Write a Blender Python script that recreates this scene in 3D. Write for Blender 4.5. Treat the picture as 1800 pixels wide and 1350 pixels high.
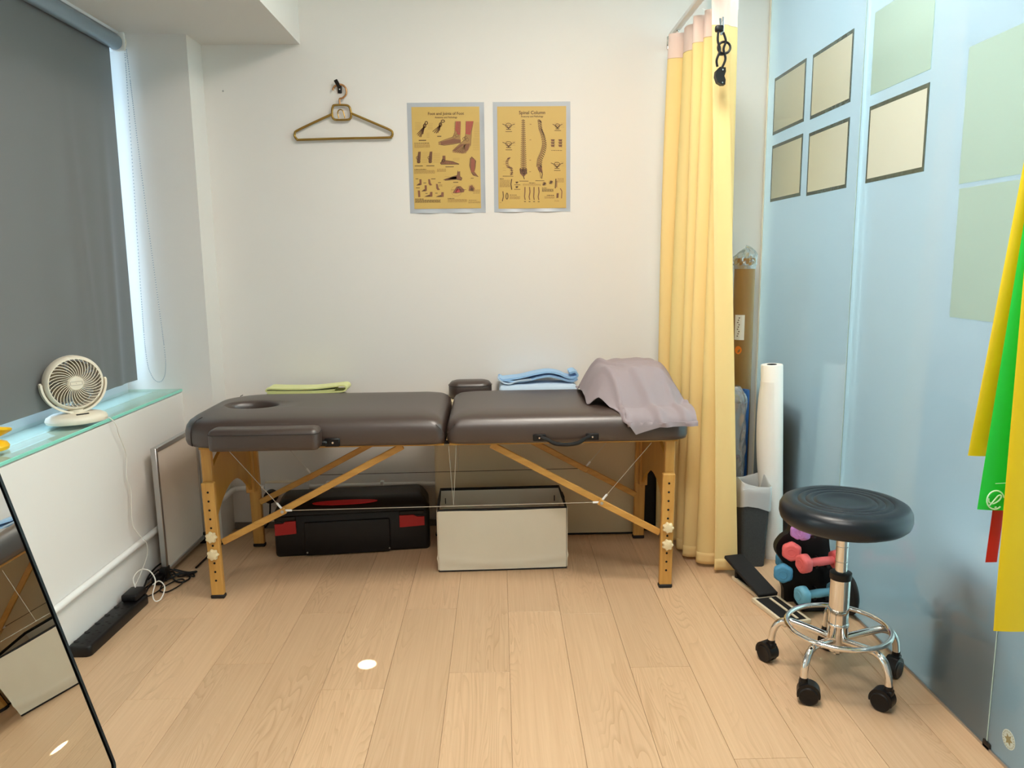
import bpy, bmesh, math, random
from mathutils import Vector, Matrix
R = math.radians
random.seed(7)
S = bpy.context.scene
for o in list(bpy.data.objects):
    bpy.data.objects.remove(o)
COL = S.collection

# ---------------------------------------------------------------- camera
p_, y_, r_ = R(9.0895), R(0.8857), R(-0.6506)
fwd = Vector((math.sin(y_) * math.cos(p_), math.cos(y_) * math.cos(p_), -math.sin(p_)))
rgt = Vector((math.cos(y_), -math.sin(y_), 0))
up = rgt.cross(fwd)
r2 = math.cos(r_) * rgt + math.sin(r_) * up
u2 = -math.sin(r_) * rgt + math.cos(r_) * up
cd = bpy.data.cameras.new('camera')
cd.sensor_width = 36
cd.lens = 36 * 1362.74 / 1800
cd.clip_start = 0.02
cam = bpy.data.objects.new('camera', cd)
COL.objects.link(cam)
m = Matrix((r2, u2, -fwd)).transposed().to_4x4()
m.translation = Vector((0, 0, 1.22))
cam.matrix_world = m
S.camera = cam

# ---------------------------------------------------------------- world, lights, exposure
W = bpy.data.worlds.new('sky')
S.world = W
W.use_nodes = True
bg = W.node_tree.nodes['Background']
bg.inputs[0].default_value = (0.56, 0.77, 1.0, 1)
bg.inputs[1].default_value = 5.5
S.view_settings.view_transform = 'Standard'
S.view_settings.look = 'None'
S.view_settings.exposure = -0.09
S.view_settings.gamma = 1
S.view_settings.use_curve_mapping = False
S.cycles.max_bounces = 10
S.cycles.diffuse_bounces = 5
S.cycles.sample_clamp_indirect = 6


def area(name, loc, size, power, color, rot=(0, 0, 0)):
    d = bpy.data.lights.new(name, 'AREA')
    d.shape = 'RECTANGLE'
    d.size, d.size_y = size
    d.energy = power
    d.color = color
    o = bpy.data.objects.new(name, d)
    o.location = loc
    o.rotation_euler = rot
    COL.objects.link(o)
    return o


area('room_light', (0.40, 2.05, 2.545), (0.56, 0.56), 31, (1.0, 0.92, 0.83))
area('room_light', (0.10, 0.75, 2.545), (0.56, 0.56), 23, (1.0, 0.96, 0.93))
area('corridor_light', (1.95, 1.9, 2.545), (0.6, 2.6), 400, (1.0, 0.97, 0.97))
sd = bpy.data.lights.new('floor_dapple_spot', 'SPOT')  # added narrow spot that throws the small bright dapple on the floor
sd.energy = 2500
sd.spot_size = R(1.25)
sd.spot_blend = 0.35
sd.shadow_soft_size = 0.004
sd.color = (1, 0.97, 0.9)
so = bpy.data.objects.new('floor_dapple_spot', sd)
COL.objects.link(so)
so.location = (-0.35, 1.55, 2.54)
so.rotation_euler = (Vector((-0.42, 2.22, 0)) - Vector(so.location)).to_track_quat('-Z', 'Y').to_euler()


# ---------------------------------------------------------------- materials
def lin(c):
    return tuple(((v / 255) / 12.92 if v / 255 <= 0.04045 else ((v / 255 + 0.055) / 1.055) ** 2.4) for v in c) + (1,)


class NT:
    def __init__(s, name):
        s.m = bpy.data.materials.new(name)
        s.m.use_nodes = True
        s.t = s.m.node_tree
        s.b = s.t.nodes['Principled BSDF']
        s.out = s.t.nodes['Material Output']

    def n(s, typ, **k):
        nd = s.t.nodes.new(typ)
        for a, v in k.items():
            if a.startswith('i_'):
                key = a[2:]
                nd.inputs[int(key) if key.isdigit() else key.replace('_', ' ')].default_value = v
            else:
                setattr(nd, a, v)
        return nd

    def l(s, a, b):
        s.t.links.new(a, b)


def mat(name, rgb, rough=0.5, metal=0.0, spec=0.5, noise=0.0, nscale=30.0, bump=0.0, bscale=200.0, coat=0.0, sheen=0.0, trans=0.0, alpha=1.0, emit=None, stretch=(1, 1, 1), subsurf=0.0):
    N = NT(name)
    b = N.b
    c = lin(rgb)
    b.inputs['Base Color'].default_value = c
    b.inputs['Roughness'].default_value = rough
    b.inputs['Metallic'].default_value = metal
    b.inputs['Specular IOR Level'].default_value = spec
    b.inputs['Coat Weight'].default_value = coat
    b.inputs['Sheen Weight'].default_value = sheen
    b.inputs['Transmission Weight'].default_value = trans
    b.inputs['Alpha'].default_value = alpha
    if emit:
        b.inputs['Emission Color'].default_value = lin(emit[0])
        b.inputs['Emission Strength'].default_value = emit[1]
    tc = N.n('ShaderNodeTexCoord')
    mp = N.n('ShaderNodeMapping')
    mp.inputs['Scale'].default_value = stretch
    N.l(tc.outputs['Object'], mp.inputs[0])
    if noise > 0:
        nz = N.n('ShaderNodeTexNoise', i_Scale=nscale, i_Detail=4.0)
        N.l(mp.outputs[0], nz.inputs['Vector'])
        mx = N.n('ShaderNodeMix', data_type='RGBA')
        mx.inputs['A'].default_value = tuple(v * (1 - noise) for v in c[:3]) + (1,)
        mx.inputs['B'].default_value = tuple(min(1, v * (1 + noise * .6)) for v in c[:3]) + (1,)
        N.l(nz.outputs['Fac'], mx.inputs['Factor'])
        N.l(mx.outputs['Result'], b.inputs['Base Color'])
    if bump > 0:
        n2 = N.n('ShaderNodeTexNoise', i_Scale=bscale, i_Detail=3.0)
        N.l(mp.outputs[0], n2.inputs['Vector'])
        bp = N.n('ShaderNodeBump', i_Strength=bump, i_Distance=0.002)
        N.l(n2.outputs['Fac'], bp.inputs['Height'])
        N.l(bp.outputs[0], b.inputs['Normal'])
    return N.m


def wood_floor():
    N = NT('oak_vinyl')
    tc = N.n('ShaderNodeTexCoord')
    oi = N.n('ShaderNodeObjectInfo')
    add = N.n('ShaderNodeVectorMath', operation='ADD')
    sc = N.n('ShaderNodeVectorMath', operation='SCALE')
    comb = N.n('ShaderNodeCombineXYZ')
    N.l(oi.outputs['Random'], comb.inputs[0])
    N.l(oi.outputs['Random'], comb.inputs[1])
    N.l(oi.outputs['Random'], comb.inputs[2])
    N.l(comb.outputs[0], sc.inputs[0])
    sc.inputs['Scale'].default_value = 23.0
    N.l(tc.outputs['Object'], add.inputs[0])
    N.l(sc.outputs[0], add.inputs[1])
    # cathedral rings: distance field bent by noise along the plank
    mp = N.n('ShaderNodeMapping')
    mp.inputs['Scale'].default_value = (9.0, 0.75, 1)
    N.l(add.outputs[0], mp.inputs[0])
    n1 = N.n('ShaderNodeTexNoise', i_Scale=1.0, i_Detail=2.0, i_Distortion=0.4)
    N.l(mp.outputs[0], n1.inputs['Vector'])
    mul = N.n('ShaderNodeMath', operation='MULTIPLY')
    mul.inputs[1].default_value = 34.0
    N.l(n1.outputs['Fac'], mul.inputs[0])
    fr = N.n('ShaderNodeMath', operation='FRACT')
    N.l(mul.outputs[0], fr.inputs[0])
    rp = N.n('ShaderNodeValToRGB')
    rp.color_ramp.elements[0].position = 0.0
    rp.color_ramp.elements[0].color = (0, 0, 0, 1)
    rp.color_ramp.elements[1].position = 0.45
    rp.color_ramp.elements[1].color = (1, 1, 1, 1)
    N.l(fr.outputs[0], rp.inputs[0])
    mp2 = N.n('ShaderNodeMapping')
    mp2.inputs['Scale'].default_value = (130, 3.0, 1)
    N.l(add.outputs[0], mp2.inputs[0])
    n2 = N.n('ShaderNodeTexNoise', i_Scale=1.0, i_Detail=5.0)
    N.l(mp2.outputs[0], n2.inputs['Vector'])
    mp3 = N.n('ShaderNodeMapping')
    mp3.inputs['Scale'].default_value = (7, 1.2, 1)
    N.l(add.outputs[0], mp3.inputs[0])
    n3 = N.n('ShaderNodeTexNoise', i_Scale=1.0, i_Detail=2.0)
    N.l(mp3.outputs[0], n3.inputs['Vector'])
    # where rings show (patchy)
    rp3 = N.n('ShaderNodeValToRGB')
    rp3.color_ramp.elements[0].position = 0.42
    rp3.color_ramp.elements[1].position = 0.62
    N.l(n3.outputs['Fac'], rp3.inputs[0])
    inv = N.n('ShaderNodeMath', operation='SUBTRACT')
    inv.inputs[0].default_value = 1.0
    N.l(rp.outputs[0], inv.inputs[1])
    mk = N.n('ShaderNodeMath', operation='MULTIPLY')
    N.l(inv.outputs[0], mk.inputs[0])
    N.l(rp3.outputs[0], mk.inputs[1])
    cA = N.n('ShaderNodeMix', data_type='RGBA')
    cA.inputs['A'].default_value = lin((192, 155, 119))
    cA.inputs['B'].default_value = lin((219, 186, 150))
    N.l(n2.outputs['Fac'], cA.inputs['Factor'])
    cB = N.n('ShaderNodeMix', data_type='RGBA')
    cB.inputs['B'].default_value = lin((176, 141, 106))
    N.l(cA.outputs['Result'], cB.inputs['A'])
    mk2 = N.n('ShaderNodeMath', operation='MULTIPLY')
    mk2.inputs[1].default_value = 0.55
    N.l(mk.outputs[0], mk2.inputs[0])
    N.l(mk2.outputs[0], cB.inputs['Factor'])
    # plank to plank tint
    hs = N.n('ShaderNodeHueSaturation')
    mr = N.n('ShaderNodeMapRange')
    mr.inputs['To Min'].default_value = 0.93
    mr.inputs['To Max'].default_value = 1.05
    N.l(oi.outputs['Random'], mr.inputs[0])
    N.l(mr.outputs[0], hs.inputs['Value'])
    N.l(cB.outputs['Result'], hs.inputs['Color'])
    N.l(hs.outputs[0], N.b.inputs['Base Color'])
    N.b.inputs['Roughness'].default_value = 0.38
    N.b.inputs['Specular IOR Level'].default_value = 0.4
    bp = N.n('ShaderNodeBump', i_Strength=0.15, i_Distance=0.001)
    N.l(n2.outputs['Fac'], bp.inputs['Height'])
    N.l(bp.outputs[0], N.b.inputs['Normal'])
    return N.m


def wood(name, a, b_, stretch, rough=0.4):
    N = NT(name)
    tc = N.n('ShaderNodeTexCoord')
    mp = N.n('ShaderNodeMapping')
    mp.inputs['Scale'].default_value = stretch
    N.l(tc.outputs['Object'], mp.inputs[0])
    n = N.n('ShaderNodeTexNoise', i_Scale=1.0, i_Detail=4.0, i_Distortion=0.3)
    N.l(mp.outputs[0], n.inputs['Vector'])
    mx = N.n('ShaderNodeMix', data_type='RGBA')
    mx.inputs['A'].default_value = lin(a)
    mx.inputs['B'].default_value = lin(b_)
    N.l(n.outputs['Fac'], mx.inputs['Factor'])
    N.l(mx.outputs['Result'], N.b.inputs['Base Color'])
    N.b.inputs['Roughness'].default_value = rough
    return N.m


def frosted():
    N = NT('frosted_glass')
    t = N.t
    t.nodes.remove(N.b)
    df = N.n('ShaderNodeBsdfDiffuse')
    df.inputs[0].default_value = lin((208, 225, 233))
    tl = N.n('ShaderNodeBsdfTranslucent')
    tl.inputs[0].default_value = lin((210, 230, 240))
    rf = N.n('ShaderNodeBsdfRefraction')
    rf.inputs['Color'].default_value = lin((206, 230, 232))
    rf.inputs['Roughness'].default_value = 0.22
    rf.inputs['IOR'].default_value = 1.02
    m1 = N.n('ShaderNodeMixShader')
    m1.inputs[0].default_value = 0.68
    N.l(df.outputs[0], m1.inputs[1])
    N.l(tl.outputs[0], m1.inputs[2])
    m2 = N.n('ShaderNodeMixShader')
    m2.inputs[0].default_value = 0.50
    N.l(m1.outputs[0], m2.inputs[1])
    N.l(rf.outputs[0], m2.inputs[2])
    gl = N.n('ShaderNodeBsdfGlossy')
    gl.inputs['Roughness'].default_value = 0.03
    fr = N.n('ShaderNodeFresnel', i_IOR=1.5)
    m3 = N.n('ShaderNodeMixShader')
    N.l(fr.outputs[0], m3.inputs[0])
    N.l(m2.outputs[0], m3.inputs[1])
    N.l(gl.outputs[0], m3.inputs[2])
    N.l(m3.outputs[0], N.out.inputs[0])
    return N.m


def thin_clear(name, rgb, f=0.9, rough=0.15, dif=0.0):
    """transparent film: lets light straight through, with a gloss and a little white haze"""
    N = NT(name)
    N.t.nodes.remove(N.b)
    tr = N.n('ShaderNodeBsdfTransparent')
    tr.inputs[0].default_value = lin(rgb)
    df = N.n('ShaderNodeBsdfDiffuse')
    df.inputs[0].default_value = (0.85, 0.87, 0.88, 1)
    gl = N.n('ShaderNodeBsdfGlossy')
    gl.inputs['Roughness'].default_value = rough
    m0 = N.n('ShaderNodeMixShader')
    m0.inputs[0].default_value = dif
    N.l(tr.outputs[0], m0.inputs[1])
    N.l(df.outputs[0], m0.inputs[2])
    m1 = N.n('ShaderNodeMixShader')
    m1.inputs[0].default_value = 1 - f
    N.l(m0.outputs[0], m1.inputs[1])
    N.l(gl.outputs[0], m1.inputs[2])
    N.l(m1.outputs[0], N.out.inputs[0])
    return N.m


def curtain_mat():
    N = NT('curtain_cloth')
    N.t.nodes.remove(N.b)
    df = N.n('ShaderNodeBsdfDiffuse')
    df.inputs[0].default_value = lin((247, 222, 160))
    tl = N.n('ShaderNodeBsdfTranslucent')
    tl.inputs[0].default_value = lin((255, 208, 116))
    mx = N.n('ShaderNodeMixShader')
    mx.inputs[0].default_value = 0.22
    N.l(df.outputs[0], mx.inputs[1])
    N.l(tl.outputs[0], mx.inputs[2])
    N.l(mx.outputs[0], N.out.inputs[0])
    return N.m


M = dict(
    wall=mat('wall_paint', (228, 224, 219), 0.75, spec=0.25, noise=0.02, nscale=3, bump=0.04, bscale=60),
    ceil=mat('ceiling_paint', (238, 236, 231), 0.8, spec=0.2, noise=0.01),
    floor=wood_floor(),
    sub=mat('floor_joint', (168, 134, 100), 0.8),
    leather=mat('brown_leatherette', (61, 46, 39), 0.37, spec=0.95, noise=0.06, nscale=8, bump=0.12, bscale=420),
    seam=mat('seam_thread', (44, 37, 35), 0.7),
    hole=mat('dark_hole', (18, 16, 16), 0.9),
    oak=wood('amber_wood', (176, 122, 52), (222, 172, 92), (60, 60, 5), 0.4),
    oakx=wood('amber_wood_long', (176, 122, 52), (220, 170, 90), (5, 60, 60), 0.4),
    ply=wood('amber_ply', (170, 120, 42), (204, 152, 66), (20, 20, 4), 0.35),
    black=mat('black_plastic', (13, 13, 15), 0.42, spec=0.35, noise=0.1),
    blackm=mat('black_matt', (16, 16, 18), 0.75, noise=0.1, nscale=60),
    rubber=mat('black_rubber', (26, 26, 28), 0.65),
    cream=mat('cream_plastic', (232, 222, 202), 0.38, spec=0.45),
    creamk=mat('cream_knob', (232, 214, 172), 0.5),
    white=mat('white_plastic', (238, 238, 236), 0.4),
    cable=mat('white_cable', (225, 222, 214), 0.45),
    steel=mat('steel_cable', (205, 202, 192), 0.35, metal=0.7),
    chrome=mat('chrome', (232, 230, 226), 0.07, metal=1.0),
    alu=mat('aluminium', (190, 190, 190), 0.35, metal=0.9),
    wboard=mat('whiteboard_face', (226, 216, 204), 0.25, spec=0.5),
    red=mat('red_plastic', (176, 20, 24), 0.45),
    crate=mat('off_white_cloth', (226, 217, 197), 0.7, noise=0.04, nscale=12, bump=0.1, bscale=300),
    foam=mat('beige_foam_cover', (214, 198, 164), 0.7, noise=0.04, nscale=6),
    blind=mat('grey_blind_cloth', (112, 113, 114), 0.40, spec=0.45, bump=0.05, bscale=500),
    tube=mat('roller_tube_grey', (138, 154, 166), 0.35, metal=0.3),
    gold=mat('bronze_gold', (150, 118, 52), 0.32, metal=0.6),
    goldh=mat('copper_hook', (186, 138, 92), 0.3, metal=0.7),
    laminate=mat('grey_laminate', (172, 177, 184), 0.38, spec=0.5),
    paper=mat('yellow_print_paper', (200, 166, 88), 0.5, noise=0.06, nscale=6),
    ink=mat('brown_ink', (84, 58, 34), 0.6),
    inkl=mat('pale_ink', (148, 112, 58), 0.6),
    inkm=mat('brown_shade_ink', (128, 84, 58), 0.6),
    pink=mat('muscle_ink', (176, 72, 66), 0.6),
    bone=mat('bone_ink', (160, 122, 70), 0.6),
    sheet=mat('cream_sheet', (200, 206, 194), 0.5, noise=0.02, nscale=5),
    sheetg=mat('green_cream_sheet', (160, 190, 184), 0.35, noise=0.02, nscale=5),
    band_edge=mat('mirror_border', (98, 112, 108), 0.25, metal=0.5, noise=0.6, nscale=40),
    frost=frosted(),
    glassedge=mat('glass_edge', (186, 212, 206), 0.3, spec=0.6),
    sill=thin_clear('green_clear_glass', (243, 252, 248), .90, .03),
    silledge=mat('polished_glass_edge', (140, 222, 202), 0.15, spec=0.7),
    pane=thin_clear('window_pane', (245, 250, 250), 0.94, 0.0),
    upvc=mat('window_frame_paint', (226, 228, 232), 0.4),
    mirror=mat('mirror_silver', (240, 243, 240), 0.0, metal=1.0),
    curtain=curtain_mat(),
    tape=mat('curtain_heading_tape', (230, 207, 196), 0.8),
    sage=mat('pale_green_towel', (221, 224, 150), 0.9, sheen=0.3, bump=0.4, bscale=350),
    blue=mat('blue_towel', (150, 192, 232), 0.9, sheen=0.3, bump=0.4, bscale=350),
    pblue=mat('pale_blue_towel', (196, 218, 238), 0.9, sheen=0.3, bump=0.4, bscale=350),
    grey=mat('grey_lilac_sheet', (150, 138, 142), 0.9, sheen=0.05, noise=0.05, nscale=9, bump=0.15, bscale=500),
    dgrey=mat('charcoal_cover', (74, 72, 74), 0.8),
    seat=mat('dark_seat_vinyl', (13, 23, 32), 0.35, spec=0.5),
    kraft=mat('kraft_tube', (150, 112, 56), 0.55, noise=0.15, nscale=10, stretch=(1, 1, .3)),
    film=thin_clear('clear_film', (228, 234, 232), 0.75, 0.12, 0.22),
    liner=thin_clear('white_liner', (235, 238, 238), 0.9, 0.25, 0.55),
    pwhite=mat('tissue_roll', (240, 238, 234), 0.85, bump=0.25, bscale=90),
    navy=mat('blue_foam', (22, 78, 140), 0.7, bump=0.2, bscale=200),
    felt=mat('charcoal_felt', (62, 66, 68), 0.95, noise=0.3, nscale=160),
    purple=mat('purple_neoprene', (186, 130, 198), 0.6),
    coral=mat('coral_neoprene', (226, 104, 104), 0.6),
    aqua=mat('aqua_neoprene', (112, 178, 204), 0.6),
    steelb=mat('mid_blue_neoprene', (72, 142, 180), 0.6),
    ylw=mat('yellow_latex', (238, 206, 14), 0.42),
    grn=mat('green_latex', (14, 204, 58), 0.42),
    rdl=mat('red_latex', (196, 14, 18), 0.42),
    logo=mat('pale_print', (206, 246, 206), 0.5),
    yspool=mat('golden_yellow_plastic', (244, 186, 18), 0.35),
    brown=mat('brown_dot', (120, 66, 30), 0.6),
    label=mat('paper_label', (236, 234, 228), 0.6),
    orange=mat('orange_sticker', (240, 130, 34), 0.5),
    lamp=mat('lamp_diffuser', (255, 250, 240), 0.5, emit=((255, 240, 214), 6.0)),
    cabinet=mat('dark_green_cabinet', (52, 66, 58), 0.6),
    cream2=mat('cream_wood_edge', (226, 212, 184), 0.5),
)


# ---------------------------------------------------------------- mesh helpers
class MB:
    def __init__(s):
        s.v, s.f = [], []

    def add(s, vs, fs):
        k = len(s.v)
        s.v += [tuple(v) for v in vs]
        s.f += [tuple(i + k for i in f) for f in fs]
        return s

    def box(s, a, b, bev=0.0, seg=2, mtx=None):
        bm = bmesh.new()
        bmesh.ops.create_cube(bm, size=1)
        for v in bm.verts:
            v.co = Vector([(a[i] + b[i]) / 2 + v.co[i] * (b[i] - a[i]) for i in range(3)])
        if bev > 0:
            bmesh.ops.bevel(bm, geom=bm.edges[:], offset=bev, segments=seg, affect='EDGES', profile=0.5)
        if mtx is not None:
            bmesh.ops.transform(bm, matrix=mtx, verts=bm.verts)
        bm.verts.index_update()
        s.add([v.co[:] for v in bm.verts], [[v.index for v in f.verts] for f in bm.faces])
        bm.free()
        return s

    def bar(s, p, q, w, t, bev=0.002, upv=(0, 1, 0)):
        """square bar from p to q; t is its size along upv, w across"""
        p, q = Vector(p), Vector(q)
        d = (q - p)
        L = d.length
        z = d.normalized()
        y = Vector(upv)
        y = (y - z * y.dot(z)).normalized()
        x = y.cross(z)
        mt = Matrix((x, y, z)).transposed().to_4x4()
        mt.translation = p
        return s.box((-w / 2, -t / 2, 0), (w / 2, t / 2, L), bev, 1, mt)

    def tube(s, pts, r, seg=10, closed=False, caps=True):
        pts = [Vector(p) for p in pts]
        n = len(pts)
        rs = r if isinstance(r, (list, tuple)) else [r] * n
        prev = None
        rings = []
        for i in range(n):
            if closed:
                t = pts[(i + 1) % n] - pts[i - 1]
            else:
                t = pts[min(i + 1, n - 1)] - pts[max(i - 1, 0)]
            t.normalize()
            if prev is None:
                a = Vector((0, 0, 1)) if abs(t.z) < 0.9 else Vector((1, 0, 0))
                nrm = (a - t * a.dot(t)).normalized()
            else:
                nrm = (prev - t * prev.dot(t)).normalized()
            prev = nrm
            bi = t.cross(nrm)
            rings.append([pts[i] + (nrm * math.cos(2 * math.pi * k / seg) + bi * math.sin(2 * math.pi * k / seg)) * rs[i] for k in range(seg)])
        vs = [v for rg in rings for v in rg]
        fs = []
        for i in range(n if closed else n - 1):
            j = (i + 1) % n
            for k in range(seg):
                k2 = (k + 1) % seg
                fs.append((i * seg + k, i * seg + k2, j * seg + k2, j * seg + k))
        if not closed and caps:
            fs.append(tuple(range(seg))[::-1])
            fs.append(tuple((n - 1) * seg + k for k in range(seg)))
        return s.add(vs, fs)

    def lathe(s, prof, c=(0, 0, 0), seg=32, mtx=None, cap=True):
        """prof: (radius, height) from bottom to top round z"""
        vs, fs = [], []
        n = len(prof)
        for (r, z) in prof:
            for k in range(seg):
                a = 2 * math.pi * k / seg
                v = Vector((r * math.cos(a), r * math.sin(a), z))
                if mtx is not None:
                    v = mtx @ v
                vs.append(v + Vector(c))
        for i in range(n - 1):
            for k in range(seg):
                k2 = (k + 1) % seg
                fs.append((i * seg + k, i * seg + k2, (i + 1) * seg + k2, (i + 1) * seg + k))
        if cap:
            fs.append(tuple(range(seg))[::-1])
            fs.append(tuple((n - 1) * seg + k for k in range(seg)))
        return s.add(vs, fs)

    def prism(s, poly, h0, h1, axis='z', mtx=None):
        def P(a, b, h):
            v = {'z': (a, b, h), 'y': (a, h, b), 'x': (h, a, b)}[axis]
            return mtx @ Vector(v) if mtx is not None else v
        n = len(poly)
        vs = [P(a, b, h0) for a, b in poly] + [P(a, b, h1) for a, b in poly]
        fs = [tuple(range(n))[::-1], tuple(range(n, 2 * n))]
        for i in range(n):
            j = (i + 1) % n
            fs.append((i, j, n + j, n + i))
        return s.add(vs, fs)

    def grid(s, fn, nu, nv, thick=0.0, closed_u=False):
        P = [[Vector(fn(i / nu, j / nv)) for j in range(nv + 1)] for i in range(nu + 1)]
        vs = [P[i][j] for i in range(nu + 1) for j in range(nv + 1)]
        w = nv + 1
        fs = [(i * w + j, (i + 1) * w + j, (i + 1) * w + j + 1, i * w + j + 1) for i in range(nu) for j in range(nv)]
        if thick:
            k = len(vs)
            vs2 = []
            for i in range(nu + 1):
                for j in range(nv + 1):
                    du = P[min(i + 1, nu)][j] - P[max(i - 1, 0)][j]
                    dv = P[i][min(j + 1, nv)] - P[i][max(j - 1, 0)]
                    nn = du.cross(dv)
                    nn = nn.normalized() if nn.length > 1e-12 else Vector((0, 0, 1))
                    vs2.append(P[i][j] - nn * thick)
            fs2 = [tuple(k + q for q in f)[::-1] for f in fs]
            rim = []
            for i in range(nu):
                rim.append(((i + 1) * w, i * w, k + i * w, k + (i + 1) * w))
                rim.append((i * w + nv, (i + 1) * w + nv, k + (i + 1) * w + nv, k + i * w + nv))
            for j in range(nv):
                rim.append((j, j + 1, k + j + 1, k + j))
                rim.append((nu * w + j + 1, nu * w + j, k + nu * w + j, k + nu * w + j + 1))
            vs += vs2
            fs += fs2 + rim
        return s.add(vs, fs)

    def rings(s, rs, cap0=True, cap1=True):
        n = len(rs[0])
        vs = [p for r in rs for p in r]
        fs = []
        for i in range(len(rs) - 1):
            for k in range(n):
                k2 = (k + 1) % n
                fs.append((i * n + k, i * n + k2, (i + 1) * n + k2, (i + 1) * n + k))
        if cap0:
            fs.append(tuple(range(n))[::-1])
        if cap1:
            fs.append(tuple((len(rs) - 1) * n + k for k in range(n)))
        return s.add(vs, fs)

    def mesh(s, name, mt, smooth=True, angle=40):
        me = bpy.data.meshes.new(name)
        me.from_pydata(s.v, [], s.f)
        bm = bmesh.new()
        bm.from_mesh(me)
        bmesh.ops.recalc_face_normals(bm, faces=bm.faces)
        bm.to_mesh(me)
        bm.free()
        if smooth:
            me.polygons.foreach_set('use_smooth', [True] * len(me.polygons))
            me.set_sharp_from_angle(angle=R(angle))
        me.materials.append(M[mt] if isinstance(mt, str) else mt)
        me.update()
        return me

    def build(s, name, mt, parent=None, smooth=True, angle=40):
        o = bpy.data.objects.new(name, s.mesh(name, mt, smooth, angle))
        COL.objects.link(o)
        if parent is not None:
            o.parent = parent
        return o


def thing(name, label, cat, loc=(0, 0, 0), rotz=0.0, group=None):
    o = bpy.data.objects.new(name, None)
    o.empty_display_size = 0.05
    COL.objects.link(o)
    o.location = loc
    o.rotation_euler = (0, 0, rotz)
    return tag(o, label, cat, group)


def tag(o, label, cat, group=None):
    o['label'] = label
    o['category'] = cat
    if group:
        o['group'] = group
    return o


def struct(o):
    o['kind'] = 'structure'
    return o


def stuff(o):
    o['kind'] = 'stuff'
    return o


def empty(name):
    o = bpy.data.objects.new(name, None)
    COL.objects.link(o)
    return o


def dup(o, parent=None):
    c = o.copy()
    COL.objects.link(c)
    if parent is not None:
        c.parent = parent
    for ch in o.children:
        dup(ch, c)
    return c


def rrect(x0, x1, y0, y1, r, n=8):
    """rounded rectangle outline, r = radius or (x0y0, x1y0, x1y1, x0y1)"""
    rr = r if isinstance(r, (tuple, list)) else (r,) * 4
    pts = []
    for (cx, cy, a0, q) in ((x0, y0, 180, rr[0]), (x1, y0, 270, rr[1]), (x1, y1, 0, rr[2]), (x0, y1, 90, rr[3])):
        q = max(q, 1e-4)
        ccx = cx + q if cx == x0 else cx - q
        ccy = cy + q if cy == y0 else cy - q
        for k in range(n + 1):
            a = R(a0 + 90 * k / n)
            pts.append((ccx + q * math.cos(a), ccy + q * math.sin(a)))
    return pts


def dense(poly, step):
    out = []
    n = len(poly)
    for i in range(n):
        a, b = poly[i], poly[(i + 1) % n]
        L = math.hypot(b[0] - a[0], b[1] - a[1])
        k = max(1, int(L / step))
        for j in range(k):
            t = j / k
            out.append((a[0] + (b[0] - a[0]) * t, a[1] + (b[1] - a[1]) * t))
    return out


def smooth_path(pts, n=8, closed=False):
    pts = [Vector(p) for p in pts]
    out = []
    N = len(pts)
    rng = range(N if closed else N - 1)
    for i in rng:
        if closed:
            p0, p1, p2, p3 = pts[i - 1], pts[i], pts[(i + 1) % N], pts[(i + 2) % N]
        else:
            p0, p1, p2, p3 = pts[max(i - 1, 0)], pts[i], pts[i + 1], pts[min(i + 2, N - 1)]
        for k in range(n):
            t = k / n
            out.append(0.5 * ((2 * p1) + (p2 - p0) * t + (2 * p0 - 5 * p1 + 4 * p2 - p3) * t * t + (3 * p1 - p0 - 3 * p2 + p3) * t ** 3))
    if not closed:
        out.append(pts[-1])
    return out


def slab(outline_fn, prof):
    """stack of outlines: prof = (inset, z)"""
    mb = MB()
    mb.rings([[(x, y, z) for x, y in outline_fn(i)] for i, z in prof])
    return mb


AX = {'x': Matrix.Rotation(R(90), 3, 'Y'), 'y': Matrix.Rotation(R(-90), 3, 'X'), '-y': Matrix.Rotation(R(90), 3, 'X')}

# ---------------------------------------------------------------- the room
XL, YB, YC, XC, XR = -1.373, 3.4805, 3.321, -1.2438, 1.2044
ZC = 2.6          # ceiling
ZB = 2.131        # underside of the beam
XS = -0.8271      # beam's right face
YN = -1.3         # wall behind the camera
WX = -1.64        # window plane

floor = struct(MB().box((-1.9, YN, -0.06), (3.0, 3.75, -0.004)).build('floor', 'sub', smooth=False))
PW, PL = 0.182, 1.22
pm = MB().box((-PW / 2 + .0004, -PL / 2 + .0004, -0.004), (PW / 2 - .0004, PL / 2 - .0004, 0.0), 0.0006, 1).mesh('plank', 'floor', False)
ix = 0
x = -0.165 - 9 * PW
while x < XR + 0.02:
    y = YN - random.uniform(0.1, 1.0) * PL + 0.4
    while y < 3.6:
        o = bpy.data.objects.new('plank', pm)
        COL.objects.link(o)
        o.location = (x + PW / 2, y + PL / 2, 0)
        o.parent = floor
        y += PL
    x += PW

struct(MB().box((-1.9, YN, ZC), (3.0, 3.75, ZC + .06)).build('ceiling', 'ceil', smooth=False))
# back wall with the small set-back behind the curtain
struct(MB().prism([(-1.9, YB), (0.90, YB), (0.90, YB + 0.098), (XR + 0.04, YB + 0.098), (XR + 0.04, 3.7), (-1.9, 3.7)], 0, ZC).build('wall_back', 'wall', smooth=False))
struct(MB().box((-1.62, YN, 0), (XL, YC, 0.672)).build('wall_left', 'wall', smooth=False))
struct(MB().box((-1.62, YN, 0.672), (XL, 0.15, ZB)).build('wall_left_near', 'wall', smooth=False))
struct(MB().box((-1.9, YC, 0), (XC, YB, ZB)).build('wall_pier', 'wall', smooth=False))
struct(MB().box((-1.9, YN, ZB), (XS, YB, ZC)).build('ceiling_beam', 'wall', smooth=False))
struct(MB().box((-1.9, YN - .06, 0), (3.0, YN, ZC)).build('wall_front', 'wall', smooth=False))
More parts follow.
